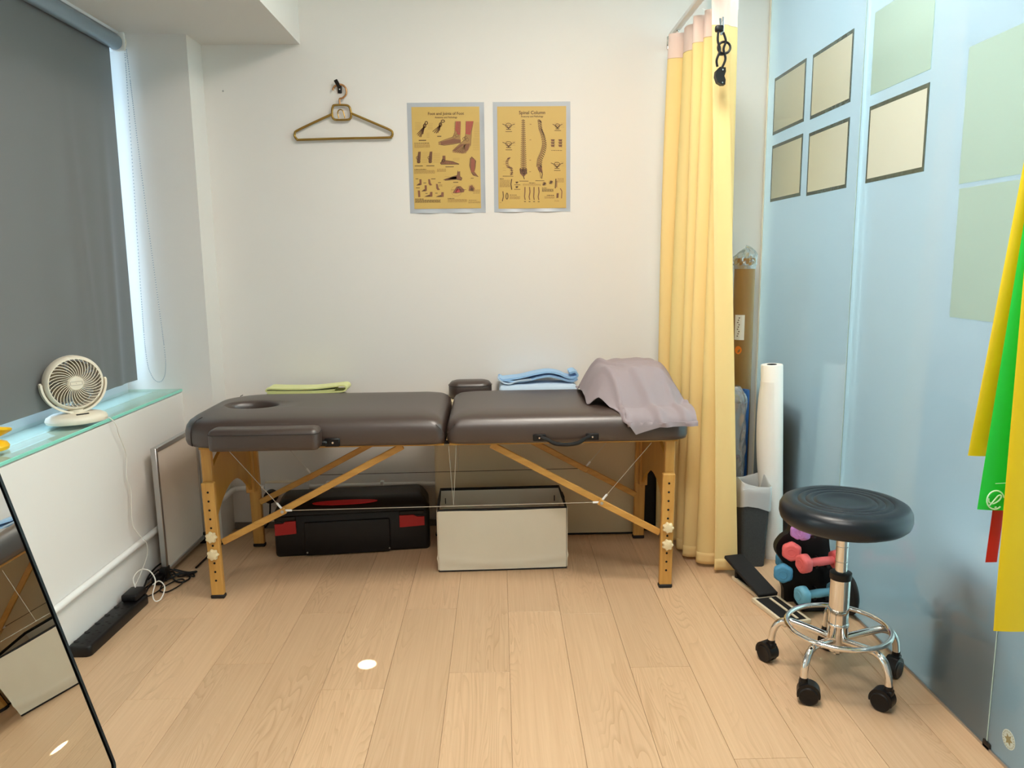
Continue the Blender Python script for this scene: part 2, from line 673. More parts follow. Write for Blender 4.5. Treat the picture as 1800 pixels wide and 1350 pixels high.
# corridor beyond the glass
struct(MB().box((2.75, YN, 0), (2.85, 3.75, ZC)).build('wall_corridor', 'wall', smooth=False))
struct(MB().box((XR + 0.04, 3.62, 0), (2.75, 3.75, ZC)).build('wall_corridor_end', 'wall', smooth=False))
struct(MB().box((XR + 0.05, YN, -.004), (2.75, 3.62, 0.001)).build('floor_corridor', mat('corridor_floor', (120, 134, 124), .6, noise=.1, nscale=5), smooth=False))
# cable conduit running round the room
cp = [(XL + .012, 0.2, .186), (XL + .012, 3.27, .186), (XL + .012, 3.302, .187), (XL + .03, YC - .012, .188), (XC - .02, YC - .012, .19), (XC + .006, YC - .006, .191), (XC + .012, YC + .02, .192),
      (XC + .012, YB - .04, .194), (XC + .02, YB - .018, .195), (XC + .05, YB - .012, .196), (-1.09, YB - .012, .197)]
tr = struct(MB().tube(cp, .012, 10).build('trim_1', 'white'))
struct(MB().tube([(-0.89, YB - .012, .2), (-0.26, YB - .012, .206)], .011, 10).build('trim_2', 'white'))
clip = MB()
for cx in (-0.8, -0.55):
    clip.box((cx - .008, YB - .026, .19), (cx + .008, YB, .222), .002, 1)
clip.build('clip', 'white', bpy.data.objects['trim_2'])
# grey strip standing in for the shadow line at the wall foot
struct(MB().box((-1.24, YB - .008, 0), (0.9, YB, .03)).build('wall_foot_shadow', mat('shadow_line_grey', (120, 112, 104), .7), smooth=False))

# window behind the blind
win = struct(empty('window_1'))
fm = MB()
for a, b in (((WX - .04, 0.15, .66), (WX + .04, 3.321, .735)), ((WX - .04, 0.15, ZB - .07), (WX + .04, 3.321, ZB)), ((WX - .04, 3.275, .735), (WX + .04, 3.321, ZB - .07)),
             ((WX - .04, 0.15, .735), (WX + .04, .2, ZB - .07)), ((WX - .04, 1.7, .735), (WX + .04, 1.75, ZB - .07))):
    fm.box(a, b, .003, 1)
fm.build('window_frame', 'upvc', win, False)
for a, b in ((0.2, 1.7), (1.75, 3.275)):
    MB().box((WX - .004, a, .735), (WX + .002, b, ZB - .07)).build('pane', 'pane', win, False)
MB().box((WX + .04, 0.15, .66), (-1.50, YC, .676), .002, 1).build('sill', 'upvc', win, False)

# glass shelf on the low wall
t = thing('glass_shelf', 'long green-edged glass slab covering the window sill', 'shelf', (XL, 1.7, .676))
MB().box((-0.235, -1.5, 0), (-0.001, 1.619, .012)).build('glass_slab', 'sill', t, False)
MB().box((0.0, -1.5, .001), (.0035, 1.62, .012), .0015, 1).build('polished_edge', 'silledge', t, False)

# ---------------------------------------------------------------- frosted glass partition
wr = struct(empty('wall_right'))
for a, b in ((2.6505, 3.575), (1.7505, 2.6495), (-1.29, 1.7495)):
    g = MB().box((XR, a, .006), (XR + .012, b, 2.6), 0).build('glass_panel', 'frost', wr, False)
    e = MB().box((XR - .0008, a, .006), (XR + .002, a + .003, 2.6)).build('polished_edge', 'glassedge', g, False)
MB().box((XR - .004, YN, 0), (XR + .016, 3.575, .008)).build('floor_channel', 'alu', wr, False)
MB().box((XR - .004, 1.735, 0), (XR + .016, 1.765, .02), .002, 1).build('floor_pivot', 'black', wr, False)
MB().box((XR - .006, 3.573, 0), (XR + .018, 3.578, 2.6)).build('wall_channel', 'cream', wr, False)

# things standing beyond the glass, seen as soft dark shapes
t = thing('dark_crate', 'dark green crate on the floor blurred behind the glass panel', 'crate', (1.435, 1.90, 0))
MB().box((-.20, -.16, .02), (.2, .13, .27), .01).build('body', 'cabinet', t)
MB().box((-.205, -.165, .255), (.205, .135, .29), .008).build('rim', 'cabinet', t)
MB().box((-.19, -.15, 0), (.19, .12, .02)).build('base', 'black', t)
t = tag(MB().grid(lambda u, v: (1.375 + .145 * math.cos(2 * math.pi * u) * math.sin(math.pi * v) * (1 + .06 * math.sin(9 * u * 6.28)), 1.86 + .17 * math.sin(2 * math.pi * u) * math.sin(math.pi * v), 0.397 - .095 * math.cos(math.pi * v) * (1 + .1 * math.sin(5 * u * 6.28))), 40, 16).build('plastic_bag', 'white'), 'bulging white plastic bag on the dark crate behind the glass', 'bag')
t = thing('dark_locker', 'low dark unit blurred behind the far glass panel', 'locker', (1.44, 3.26, 0))
MB().box((-.205, -.24, .03), (.2, .30, .60), .01).build('body', 'cabinet', t)
MB().box((-.20, -.235, .60), (.2, .295, .62), .006).build('top', 'cabinet', t)
MB().box((-.19, -.22, 0), (.19, .28, .03)).build('plinth', 'black', t)

# sheets stuck on the glass
SH = [  # y0, y1, z0, z1, bordered, label
    (3.143, 3.488, 1.743, 1.979, 1, 'dark-bordered cream sheet on the glass, upper one nearest the curtain'),
    (2.734, 3.077, 1.738, 1.974, 1, 'dark-bordered cream sheet on the glass, highest beside the panel seam'),
    (3.143, 3.486, 1.459, 1.698, 1, 'dark-bordered cream sheet on the glass, lower one nearest the curtain'),
    (2.730, 3.079, 1.453, 1.688, 1, 'dark-bordered cream sheet on the glass, lower one left of the panel seam'),
    (2.236, 2.587, 1.729, 1.979, 0, 'plain greenish sheet above the bordered sheet right of the seam'),
    (2.235, 2.586, 1.454, 1.694, 1, 'dark-bordered cream sheet on the glass right of the panel seam'),
    (1.711, 2.058, 1.402, 1.740, 0, 'large plain greenish sheet on the glass high behind the yellow band'),
    (1.711, 2.053, 1.057, 1.390, 0, 'large plain greenish sheet on the glass beside the hanging bands'),
]
for (a, b, c, d, bd, lab) in SH:
    t = thing('wall_sheet', lab, 'sheet', (XR - .0012, (a + b) / 2, (c + d) / 2), 0, 'sheets stuck on the glass partition')
    w, h = (b - a) / 2, (d - c) / 2
    if bd:
        f = MB()
        e = .013
        f.box((-.001, -w, -h), (.0010, w, -h + e)).box((-.001, -w, h - e), (.0010, w, h)).box((-.001, -w, -h + e), (.0010, -w + e * .7, h - e)).box((-.001, w - e * .7, -h + e), (.0010, w, h - e))
        f.build('border', 'band_edge', t, False)
        MB().box((-.0008, -w + e * .7, -h + e), (.0008, w - e * .7, h - e)).build('paper', 'sheet', t, False)
    else:
        MB().box((-.0008, -w, -h), (.0008, w, h)).build('paper', 'sheetg', t, False)
# round tempered-glass mark low on the near panel
t = thing('glass_mark', 'small round printed mark low on the near glass panel', 'sticker', (XR - .0006, 1.676, .074))
MB().lathe([(.0235, 0), (.0235, .0005)], seg=32, mtx=AX['x']).build('disc', mat('mark_disc', (206, 216, 206), .5), t, False)
sv = []
for k in range(12):
    rr = .015 if k % 2 == 0 else .0075
    sv.append((rr * math.cos(2 * math.pi * k / 12), rr * math.sin(2 * math.pi * k / 12)))
MB().prism(sv, -.0004, .0001, 'x').build('star', mat('mark_ink', (150, 140, 100), .6), t, False)
rg = MB()
for k in range(20):
    a = 2 * math.pi * k / 20
    rg.box((-.0004, .0195 * math.cos(a) - .0014, .0195 * math.sin(a) - .0014), (.0001, .0195 * math.cos(a) + .0014, .0195 * math.sin(a) + .0014))
stuff(rg.build('lettering', mat('mark_ink_pale', (164, 168, 150), .6), t, False))

# ceiling lamps (out of the frame)
for lx, ly, lab in ((0.40, 2.05, 'square ceiling light panel above the treatment area'), (0.10, 0.75, 'square ceiling light panel nearer the viewpoint')):
    t = thing('ceiling_light', lab, 'light', (lx, ly, ZC))
    f = MB()
    f.box((-.3, -.3, -.03), (.3, -.285, 0)).box((-.3, .285, -.03), (.3, .3, 0)).box((-.3, -.285, -.03), (-.285, .285, 0)).box((.285, -.285, -.03), (.3, .285, 0))
    f.build('frame', 'white', t, False)
    MB().box((-.285, -.285, -.022), (.285, .285, -.015)).build('diffuser', 'lamp', t, False)
# ---------------------------------------------------------------- massage table
T = thing('massage_table', 'brown leatherette folding massage table with amber wooden legs', 'massage table', (-0.235, 3.0, 0), R(0.8))
PROF = [(.014, .570), (.003, .575), (0, .588), (0, .622), (.004, .640), (.013, .655), (.028, .666), (.05, .6725), (.085, .677)]


def bed_z(y):
    d = y + .30
    if d >= .085:
        return .677
    for (i0, z0), (i1, z1) in zip(PROF[3:], PROF[4:]):
        if i0 <= d <= i1:
            return z0 + (z1 - z0) * (d - i0) / (i1 - i0)
    return .622


HX, HY, HA, HB = -.725, -.015, .105, .078


def rr_fixed(x0, x1, y0, y1, r, n=8, ms=16):
    """rounded rectangle with the same number of points whatever its size"""
    c = rrect(x0, x1, y0, y1, r, n)
    out = []
    for q in range(4):
        seg = c[q * (n + 1):(q + 1) * (n + 1)]
        nxt = c[((q + 1) * (n + 1)) % len(c)]
        out += seg
        a = seg[-1]
        out += [(a[0] + (nxt[0] - a[0]) * k / ms, a[1] + (nxt[1] - a[1]) * k / ms) for k in range(1, ms)]
    return out


def section(x0, x1, rl, rr, hole):
    def out(i):
        f = lambda r: r * (1 - i * 2.2) + i * .5
        return rr_fixed(x0 + i, x1 - i, -.30 + i, .30 - i, (f(rl), f(rr), f(rr), f(rl)))
    rs = [[Vector((x, y, z)) for x, y in out(i)] for i, z in PROF]
    mb = MB()
    last = rs[-1]
    if not hole:
        cx, cy = (x0 + x1) / 2, 0
        for t in (.25, .5, .75, .95):
            rs.append([Vector((p.x + (cx - p.x) * t, p.y + (cy - p.y) * t, p.z + .0025 * t)) for p in last])
        mb.rings(rs)
    else:
        hr = []
        for p in last:
            a = math.atan2((p.y - HY) / HB, (p.x - HX) / HA)
            hr.append(Vector((HX + HA * math.cos(a), HY + HB * math.sin(a), .677)))
        for t in (.3, .6, .85):
            rs.append([p.lerp(q, t) + Vector((0, 0, .002 * math.sin(t * 3))) for p, q in zip(last, hr)])
        for sc, z in ((1.0, .6755), (.93, .669), (.88, .655), (.86, .625), (.85, .59)):
            rs.append([Vector((HX + (q.x - HX) * sc, HY + (q.y - HY) * sc, z)) for q in hr])
        mb.rings(rs, True, False)
    return mb


hs = section(-.922, .031, .13, .035, True).build('head_cushion', 'leather', T, angle=60)
hb = MB().prism([(HX + HA * .9 * math.cos(2 * math.pi * k / 32), HY + HB * .9 * math.sin(2 * math.pi * k / 32)) for k in range(32)], .585, .592).build('hole_lining', 'hole', hs)
fs_ = section(.037, .915, .035, .06, False).build('foot_cushion', 'leather', T, angle=60)
# seams: corner panels and pinched darts by the middle joint
for a in (R(232), R(128)):
    px_, py_ = -.922 + .13 + .1306 * math.cos(a), (-.17 if a > R(180) else .17) + .1306 * math.sin(a)
    nx, ny = math.cos(a), math.sin(a)
    MB().tube([(px_ - nx * i, py_ - ny * i, z + .0006) for i, z in PROF[1:8]], .0016, 6).build('seam', 'seam', hs)
for sx, par in ((-1, hs), (1, fs_)):
    d = MB()
    d.tube([(.034 + sx * .006, -.3008, .614), (.034 + sx * .022, -.300, .634), (.034 + sx * .034, -.296, .646)], .0012, 5)
    d.build('dart', 'seam', par)
# frame under the cushions
fr = MB()
for yy in (-.235, .235):
    fr.box((-.86, yy - .010, .561), (.86, yy + .010, .571), .002, 1)
for xx in (-.85, .02, .048, .87):
    fr.box((xx - .009, -.245, .561), (xx + .009, .245, .571), .002, 1)
fr.build('under_frame', 'blackm', T, False)
MB().box((-.85, -.27, .562), (.025, .27, .570)).build('base_board', 'ply', T, False)
MB().box((.045, -.27, .562), (.875, .27, .570)).build('base_board', 'ply', T, False)

LX = {-1: -.828, 1: .846}
knob_prof = []


def flower(c, r=.0185, ydir=-1):
    pts = []
    for k in range(56):
        a = 2 * math.pi * k / 56
        q = r * (1 + .11 * math.cos(7 * a))
        pts.append((c[0] + q * math.cos(a), c[2] + q * math.sin(a)))
    m1 = MB()
    n = len(pts)
    rs = []
    for sc, yy in ((.8, 0), (1, .004), (1, .012), (.82, .018), (.4, .02)):
        rs.append([Vector((c[0] + (p[0] - c[0]) * sc, c[1] + ydir * yy, c[2] + (p[1] - c[2]) * sc)) for p in pts])
    return m1.rings(rs)


for sx in (-1, 1):
    for sy in (-1, 1):
        xx, yy = LX[sx], sy * .25
        xb = xx - sx * .008 if sx < 0 else xx - .006
        yo = yy + sy * .012
        lg = MB().bar((xb - .0, yo, .012), (xx, yo, .44), .046, .024, .003).build('leg', 'oak', T, False)
        MB().bar((xx + sx * .006, yy - sy * .014, .25), (xx + sx * .008, yy - sy * .014, .565), .036, .026, .003).build('leg_extension', 'oak', lg, False)
        MB().box((xb - .025, yo - .014, 0), (xb + .025, yo + .014, .014), .003, 1).build('foot_cap', 'rubber', lg)
        hm = MB()
        for k in range(11):
            z = .405 - .0335 * k
            if k in (5, 7):
                continue
            xz = xb + (xx - xb) * z / .44
            hm.lathe([(.0042, 0), (.0042, .0006)], (xz, yo + sy * .0122, z), 10, AX['y'] if sy > 0 else AX['-y'])
        stuff(hm.build('bolt_holes', 'hole', lg))
        for z in (.238, .172):
            xz = xb + (xx - xb) * z / .44
            flower((xz, yo + sy * .012, z), .0195, sy).build('knob', 'creamk', lg)
    # curved plywood between the two legs of this end
    top = [(-.235 + .47 * k / 16, .525 - .075 * (abs(k - 8) / 8) ** 2.2 + .012) for k in range(17)]
    bot = [(.235 - .47 * k / 16, .372 - .12 * (abs(k - 8) / 8) ** 2.0) for k in range(17)]
    x0 = LX[sx] + sx * .004
    MB().prism(top + bot, x0 - .006, x0 + .006, 'x').build('end_panel', 'ply', T, False)
    # struts: lower and upper on either side, hinged in the middle
    J = (-.574, .317) if sx < 0 else (.602, .325)
    A = (-.80, .205) if sx < 0 else (.822, .205)
    U = (-.128, .552) if sx < 0 else (.195, .552)
    for sy in (-1, 1):
        yy = sy * .238
        d = Vector((J[0] - A[0], 0, J[1] - A[1])).normalized()
        jx, jz = J[0] + d.x * .012, J[1] + d.z * .012
        MB().bar((A[0], yy, A[1]), (jx, yy, jz), .024, .013, .002).build('strut', 'oakx', T, False)
        us = MB().bar((J[0] - (U[0] - J[0]) * .02, yy + sy * -.014, J[1] - .004), (U[0], yy - sy * .014, U[1]), .024, .013, .002).build('strut', 'oakx', T, False)
        MB().lathe([(.006, 0), (.006, .002), (.003, .003)], (J[0], yy + sy * .007, J[1]), 12, AX['y'] if sy > 0 else AX['-y']).build('pivot_bolt', 'alu', us)
        # wire from the bed to the hinge
        c0 = (-.755, yy, .55) if sx < 0 else (.785, yy, .55)
        c1 = (J[0] + sx * .004, yy, J[1] + .012)
        cb = MB().tube([c0, c1], .0014, 6).build('cable', 'steel', T)
        dv = (Vector(c0) - Vector(c1)).normalized()
        MB().tube([Vector(c1), Vector(c1) + dv * .026], .0042, 8).build('ferrule', 'white', cb)
for sy in (-1, 1):
    yy = sy * .238
    cb = MB().tube([(-.568, yy, .320), (.597, yy, .327)], .0013, 6).build('cable', 'steel' if sy < 0 else 'seam', T)  # rear cable takes the dark seam colour, as steel in shade
    MB().tube([(-.568, yy, .320), (-.54, yy, .3202)], .0042, 8).build('ferrule', 'white', cb)
    MB().tube([(.57, yy, .3265), (.597, yy, .327)], .0042, 8).build('ferrule', 'white', cb)
    MB().tube([(.04, yy, .55), (.053, yy, .324), (.067, yy * .86, .55)], .0011, 6).build('cable', 'steel', T)

# arm rests on both long sides
for sy in (-1, 1):
    if sy < 0:
        x0, x1, y0, y1 = -.775, -.398, -.392, -.304
    else:
        x0, x1, y0, y1 = -.79, -.43, .304, .40
    f = lambda i: rrect(x0 + i, x1 - i, y0 + i, y1 - i, max(.022 - i, .004), 6)
    ar = slab(f, [(.006, .582), (.001, .587), (0, .598), (0, .636), (.002, .646), (.008, .653), (.02, .657)]).build('armrest', 'leather', T)
    MB().tube([(p[0], p[1], .639) for p in rrect(x0 - .0005, x1 + .0005, y0 - .0005, y1 + .0005, .022, 6)], .0014, 5, True).build('piping', 'seam', ar)
    yb = -.306 if sy < 0 else .306
    br = MB().box((x1 + .004, yb - .006, .574), (x1 + .058, yb + .006, .604), .003, 1).build('armrest_bracket', 'black', T)
    MB().box((x1 - .012, yb - .02, .580), (x1 + .016, yb + .004, .598), .004, 1).build('hinge', 'black', br)
    MB().lathe([(.0045, 0), (.0035, .002)], (x1 + .034, yb + sy * .006, .589), 12, AX['y'] if sy > 0 else AX['-y']).build('screw', 'chrome', br)

# carrying handle on the near side
h0, h1, hz = .363, .563, .590
hd = MB().tube(smooth_path([(h0 + .01, -.306, hz + .004), (h0 + .035, -.313, hz - .004), (h0 + .06, -.322, hz - .016), (h0 + .1, -.326, hz - .019), (h0 + .14, -.322, hz - .016), (h0 + .165, -.313, hz - .004), (h1 - .01, -.306, hz + .004)], 5), .0075, 8).build('carry_handle', 'black', T)
for a, b in ((h0 - .018, h0 + .028), (h1 - .028, h1 + .018)):
    pl = MB().box((a, -.308, hz - .010), (b, -.300, hz + .014), .002, 1).build('handle_plate', 'black', hd)
    MB().lathe([(.004, 0), (.003, .002)], ((a + b) / 2, -.308, hz + .002), 12, AX['-y']).build('screw', 'chrome', hd)

# ---------------------------------------------------------------- pillow and the grey sheet thrown over it
PCX, PCY, PHX, PHY = .745, .03, .165, .215
TO = Matrix.Translation((-0.235, 3.0, 0)) @ Matrix.Rotation(R(0.8), 4, 'Z')


def sgnpow(v, e):
    return math.copysign(abs(v) ** e, v)


def pil(u, v):
    a, b = -math.pi + 2 * math.pi * u, -math.pi / 2 + math.pi * v
    e1, e2 = .55, .62
    x = PHX * sgnpow(math.cos(b), e1) * sgnpow(math.cos(a), e2)
    y = PHY * sgnpow(math.cos(b), e1) * sgnpow(math.sin(a), e2)
    k = (x / PHX) ** 2 + (y / PHY) ** 2
    z = .056 * sgnpow(math.sin(b), .8) * (1 - .25 * min(k, 1))
    if z < 0:
        z *= .85
    return TO @ Vector((PCX + x, PCY + y, .677 + .05 + z))


po = MB().grid(pil, 48, 20).build('pillow', 'dgrey')
tag(po, 'dark pillow mostly hidden under a grey sheet on the massage table', 'pillow')


def cloth_z(x, y):
    r = (abs((x - PCX) / (PHX + .004)) ** 3.2 + abs((y - PCY) / (PHY + .004)) ** 3.2) ** (1 / 3.2)
    if r < 1.18:
        t = max(0, min(1, (1.18 - r) / .58))
        h = .124 * (t * t * (3 - 2 * t)) ** .6
    else:
        h = 0
    hump = .012 * math.exp(-(((x - .80) / .09) ** 2 + ((y - .10) / .12) ** 2))
    return bed_z(y) + h + hump * (1 if h > 0 else 0)


ENDS = [(.560, -.145, 0), (.60, -.165, 0), (.635, -.215, 0), (.66, -.268, 0), (.685, -.304, .012), (.712, -.304, .050), (.75, -.304, .038), (.80, -.304, .024), (.85, -.304, .022), (.94, -.304, .022)]


def end_at(x):
    for a, b in zip(ENDS, ENDS[1:]):
        if a[0] <= x <= b[0]:
            t = (x - a[0]) / (b[0] - a[0])
            return a[1] + (b[1] - a[1]) * t, a[2] + (b[2] - a[2]) * t
    return ENDS[-1][1:]


def cloth_sec(x):
    ye, dr = end_at(x)
    pts = []
    y = .262
    while y > ye:
        pts.append((y, cloth_z(x, y) + .004))
        y -= .004
    pts.append((ye, cloth_z(x, ye) + .004))
    if dr > 0:
        for k in range(1, 9):
            pts.append((ye - .006, .649 - dr * k / 8))
    L = [0]
    for a, b in zip(pts, pts[1:]):
        L.append(L[-1] + math.hypot(b[0] - a[0], b[1] - a[1]))
    return pts, L


NU, NVV = 64, 90
secs = [cloth_sec(.560 + .375 * i / NU) for i in range(NU + 1)]


def clo(u, v):
    i = int(round(u * NU))
    pts, L = secs[i]
    s = v * L[-1]
    j = 0
    while j < len(L) - 2 and L[j + 1] < s:
        j += 1
    t = (s - L[j]) / max(L[j + 1] - L[j], 1e-9)
    y = pts[j][0] + (pts[j + 1][0] - pts[j][0]) * t
    z = pts[j][1] + (pts[j + 1][1] - pts[j][1]) * t
    x = .560 + .375 * u
    fold = 0
    q = v - .35
    fold += .010 * math.exp(-((v - .36 - .06 * u) / .025) ** 2)
    fold += .012 * math.exp(-((v - .50 - .35 * (u - .5)) / .03) ** 2) * (1 if u > .2 else u / .2)
    fold += .016 * math.exp(-(((u - .55) - .55 * (v - .72)) / .045) ** 2) * max(0, min(1, (v - .45) / .2))
    fold += .014 * math.exp(-(((u - .82) - .4 * (v - .72)) / .04) ** 2) * max(0, min(1, (v - .5) / .2))
    fold += .013 * math.exp(-(((u - .28) - .3 * (v - .8)) / .04) ** 2) * max(0, min(1, (v - .55) / .2))
    fold += .004 * math.sin(23 * u + 9 * v) * math.sin(17 * v + 4 * u)
    front = 1 if z > .654 else 0
    if front:
        z += max(fold, -.001)
    else:
        y -= max(fold, 0) * .8 + .002
    return TO @ Vector((x, y, z))


so_ = MB().grid(clo, NU, NVV, .0025).build('draped_sheet', 'grey', angle=80)
tag(so_, 'crumpled grey lilac sheet thrown over the pillow on the massage table', 'sheet')

# ---------------------------------------------------------------- things behind the table
f = lambda i: rrect(-.295 + i, .62 - i, 3.322 + i, 3.470 - i, max(.02 - i, .003), 5)
t = tag(slab(f, [(.006, 0), (0, .008), (0, .60), (.003, .612), (.012, .618)]).build('foam_block', 'foam'), 'tall beige covered foam block standing against the wall behind the table', 'foam block')
MB().tube([(p[0], p[1], .005) for p in rrect(-.296, .621, 3.321, 3.471, .02, 5)], .004, 6, True).build('foot_shadow_line', 'blackm', t)  # black bead drawn for the shadow line under the block

f = lambda i: rrect(-.228 + i, -.038 - i, 3.345 + i, 3.462 - i, max(.05 - i, .01), 8)
t = tag(slab(f, [(.01, .619), (.002, .624), (0, .634), (0, .668), (.003, .682), (.012, .691), (.03, .696)]).build('face_cushion', 'leather'), 'small brown padded cushion lying behind the middle joint of the table', 'cushion')
MB().tube([(p[0], p[1], .676) for p in rrect(-.2285, -.0375, 3.3445, 3.4625, .05, 8)], .0013, 5, True).build('piping', 'seam', t)

# blue towels on the foam block
f = lambda i: rrect(-.006 + i, .340 - i, 3.33 + i, 3.465 - i, max(.02 - i, .004), 5)
t = tag(slab(f, [(.008, .619), (0, .626), (0, .656), (.003, .668), (.012, .680), (.028, .685)]).build('folded_towel', 'pblue'), 'pale blue folded towel under the deeper blue one behind the table', 'towel', 'blue towels behind the table')


def ribbon(pts, th, y0, y1, wob=0.0):
    path = smooth_path([(p[0], 0, p[1]) for p in pts], 6)
    n = len(path) - 1

    def fn(u, v):
        k = u * n
        i = min(int(k), n - 1)
        p = path[i].lerp(path[i + 1], k - i)
        y = y0 + (y1 - y0) * v
        return Vector((p.x + wob * math.sin(9 * v + 3 * u), y, p.z + wob * math.sin(14 * v + 7 * u)))
    return MB().grid(fn, n, 10, th)


t = empty('folded_towel')
tag(t, 'deeper blue towel crumpled on top of the pale folded towel', 'towel', 'blue towels behind the table')
t.location = (.166, 3.4, .688)
ribbon([(-.165, .016), (-.13, .020), (-.08, .026), (-.02, .040), (.04, .050), (.09, .043), (.125, .028), (.15, .024), (.168, .030), (.160, .042), (.14, .036)], .008, -.055, .05, .002).build('top_fold', 'blue', t)
ribbon([(-.16, .010), (-.175, .020), (-.13, .013), (-.09, .009), (-.04, .016), (.0, .028), (.05, .034), (.10, .022), (.13, .012), (.155, .010), (.17, .018)], .008, -.058, .055, .002).build('lower_fold', 'blue', t)
ribbon([(-.172, .022), (-.150, .006), (-.125, .003), (-.09, .012), (-.03, .018)], .006, -.064, -.02, .001).build('hanging_corner', 'pblue', t)

# green towel on the rear arm rest
t = empty('folded_towel')
tag(t, 'flat pale green folded towel lying along the far side of the table', 'towel')
t.location = (-.835, 3.355, .664)
ribbon([(-.168, .004), (-.15, .003), (-.05, .002), (.05, .003), (.13, .005), (.158, .008), (.168, .018), (.158, .027), (.12, .024), (.03, .016), (-.06, .015), (-.13, .017), (-.162, .018), (-.170, .012), (-.150, .0105), (-.05, .009), (.05, .009), (.12, .013)], .006, -.05, .055, .0012).build('fold', 'sage', t)

# ---------------------------------------------------------------- storage crate under the table
t = thing('storage_box', 'off-white open fabric storage box with black piping under the table', 'box', (-.003, 3.066, 0), R(2.0))
w, d, hgt = .252, .131, .251
cr = MB()


def panel(p00, p10, p01, p11, bulge, nrm, th=.006):
    p00, p10, p01, p11 = map(Vector, (p00, p10, p01, p11))
    nrm = Vector(nrm)

    def fn(u, v):
        p = (p00 * (1 - u) + p10 * u) * (1 - v) + (p01 * (1 - u) + p11 * u) * v
        k = bulge * math.sin(math.pi * u) * math.sin(math.pi * v)
        wr = .004 * math.exp(-((v - .10 - .10 * (2 * u - 1) ** 2) / .04) ** 2)
        return p + nrm * (k + wr)
    return MB().grid(fn, 30, 20, th)


ft = .008
panel((w, -d, .008), (-w, -d, .008), (w, -d, hgt), (-w, -d, hgt), .008, (0, -1, 0)).build('front_panel', 'crate', t)
panel((-w, d, .008), (w, d, .008), (-w, d, hgt + .008), (w, d, hgt + .008), .004, (0, 1, 0)).build('back_panel', 'crate', t)
panel((-w, -d, .008), (-w, d, .008), (-w, -d, hgt), (-w, d, hgt + .008), -.006, (-1, 0, 0)).build('side_panel', 'crate', t)
panel((w, d, .008), (w, -d, .008), (w, d, hgt + .008), (w, -d, hgt), -.006, (1, 0, 0)).build('side_panel', 'crate', t)
MB().box((-w, -d, .003), (w, d, .010)).build('bottom', 'crate', t)
for z0, nm in ((.005, 'bottom_piping'), (hgt + .001, 'top_piping')):
    zb = z0 + (.008 if z0 > .1 else 0)
    loop = [(-w, -d, z0), (-w * .33, -d - .001, z0), (w * .33, -d - .001, z0), (w, -d, z0), (w + .001, 0, (z0 + zb) / 2), (w, d, zb), (0, d, zb), (-w, d, zb), (-w - .001, 0, (z0 + zb) / 2)]
    MB().tube(loop, .0055 if z0 < .1 else .0062, 8, True).build(nm, 'blackm', t)
for sx in (-1, 1):
    MB().tube([(sx * w, -d, .008), (sx * (w + .001), -d - .002, hgt)], .0022, 6).build('corner_piping', 'blackm' if sx > 0 else 'crate', t)
MB().box((w + .002, -.02, .19), (w + .008, .05, .262), .002, 1).build('side_tab', 'blackm', t)
MB().tube([(-w + .02, d - .012, .225), (-w + .02, d - .012, .20)], .002, 5).tube([(w - .02, d - .012, .225), (w - .02, d - .012, .20)], .002, 5).build('stitch', 'blackm', t)

# ---------------------------------------------------------------- tool case
t = thing('tool_case', 'black plastic tool case with red latches under the table', 'case', (-.640, 3.24, 0), R(6.5))
w, d = .323, .098
f = lambda i: rrect(-w + i, w - i, -d + i, d - i, max(.02 - i, .004), 5)
slab(f, [(.008, .0), (.002, .006), (0, .015), (0, .172), (.003, .176)]).build('body', 'black', t)
f2 = lambda i: [(x * (1 - i * .55), y + (i * .30 if y < 0 else -i * .04)) for x, y in rrect(-w, w, -d, d, .02, 5)]
slab(f2, [(.0, .178), (.0, .188), (.05, .206), (.11, .222), (.17, .232), (.20, .235)]).build('lid', 'black', t)
for x0, x1 in ((-.318, -.232), (.195, .300)):
    s1 = -1 if x0 < 0 else 1
    poly = [(x0, .098), (x1, .103), (x1, .157), (x0 + .5 * (x1 - x0), .156), (x0 + .4 * (x1 - x0), .148), (x0, .146)]
    if s1 > 0:
        poly = [(x0, .106), (x1, .110), (x1, .148), (x0 + .7 * (x1 - x0), .150), (x0 + .55 * (x1 - x0), .158), (x0, .158)]
    la = MB().prism(poly, -d - .008, -d + .002, 'y').build('latch', 'red', t, False)
    MB().box((x0, -d - .006, .158), (x1, -d + .004, .176), .003, 1).build('latch_hinge', 'black', la)
MB().box((-.2, -d - .014, .004), (.155, -d + .002, .150), .008, 2).build('front_plate', 'black', t)
el = [(-.03 + .135 * math.cos(2 * math.pi * k / 28), .012 * math.sin(2 * math.pi * k / 28)) for k in range(28)]
mt = Matrix.Translation((0, -.070, .2165)) @ Matrix.Rotation(R(28), 4, 'X')
MB().prism(el, -.004, .004, 'z', mt).build('lid_handle', 'red', t)
for xx in (-.19, .15):
    MB().lathe([(.004, 0), (.003, .003)], (xx, -d - .014, .02), 10, AX['-y']).build('rivet', 'alu', t)

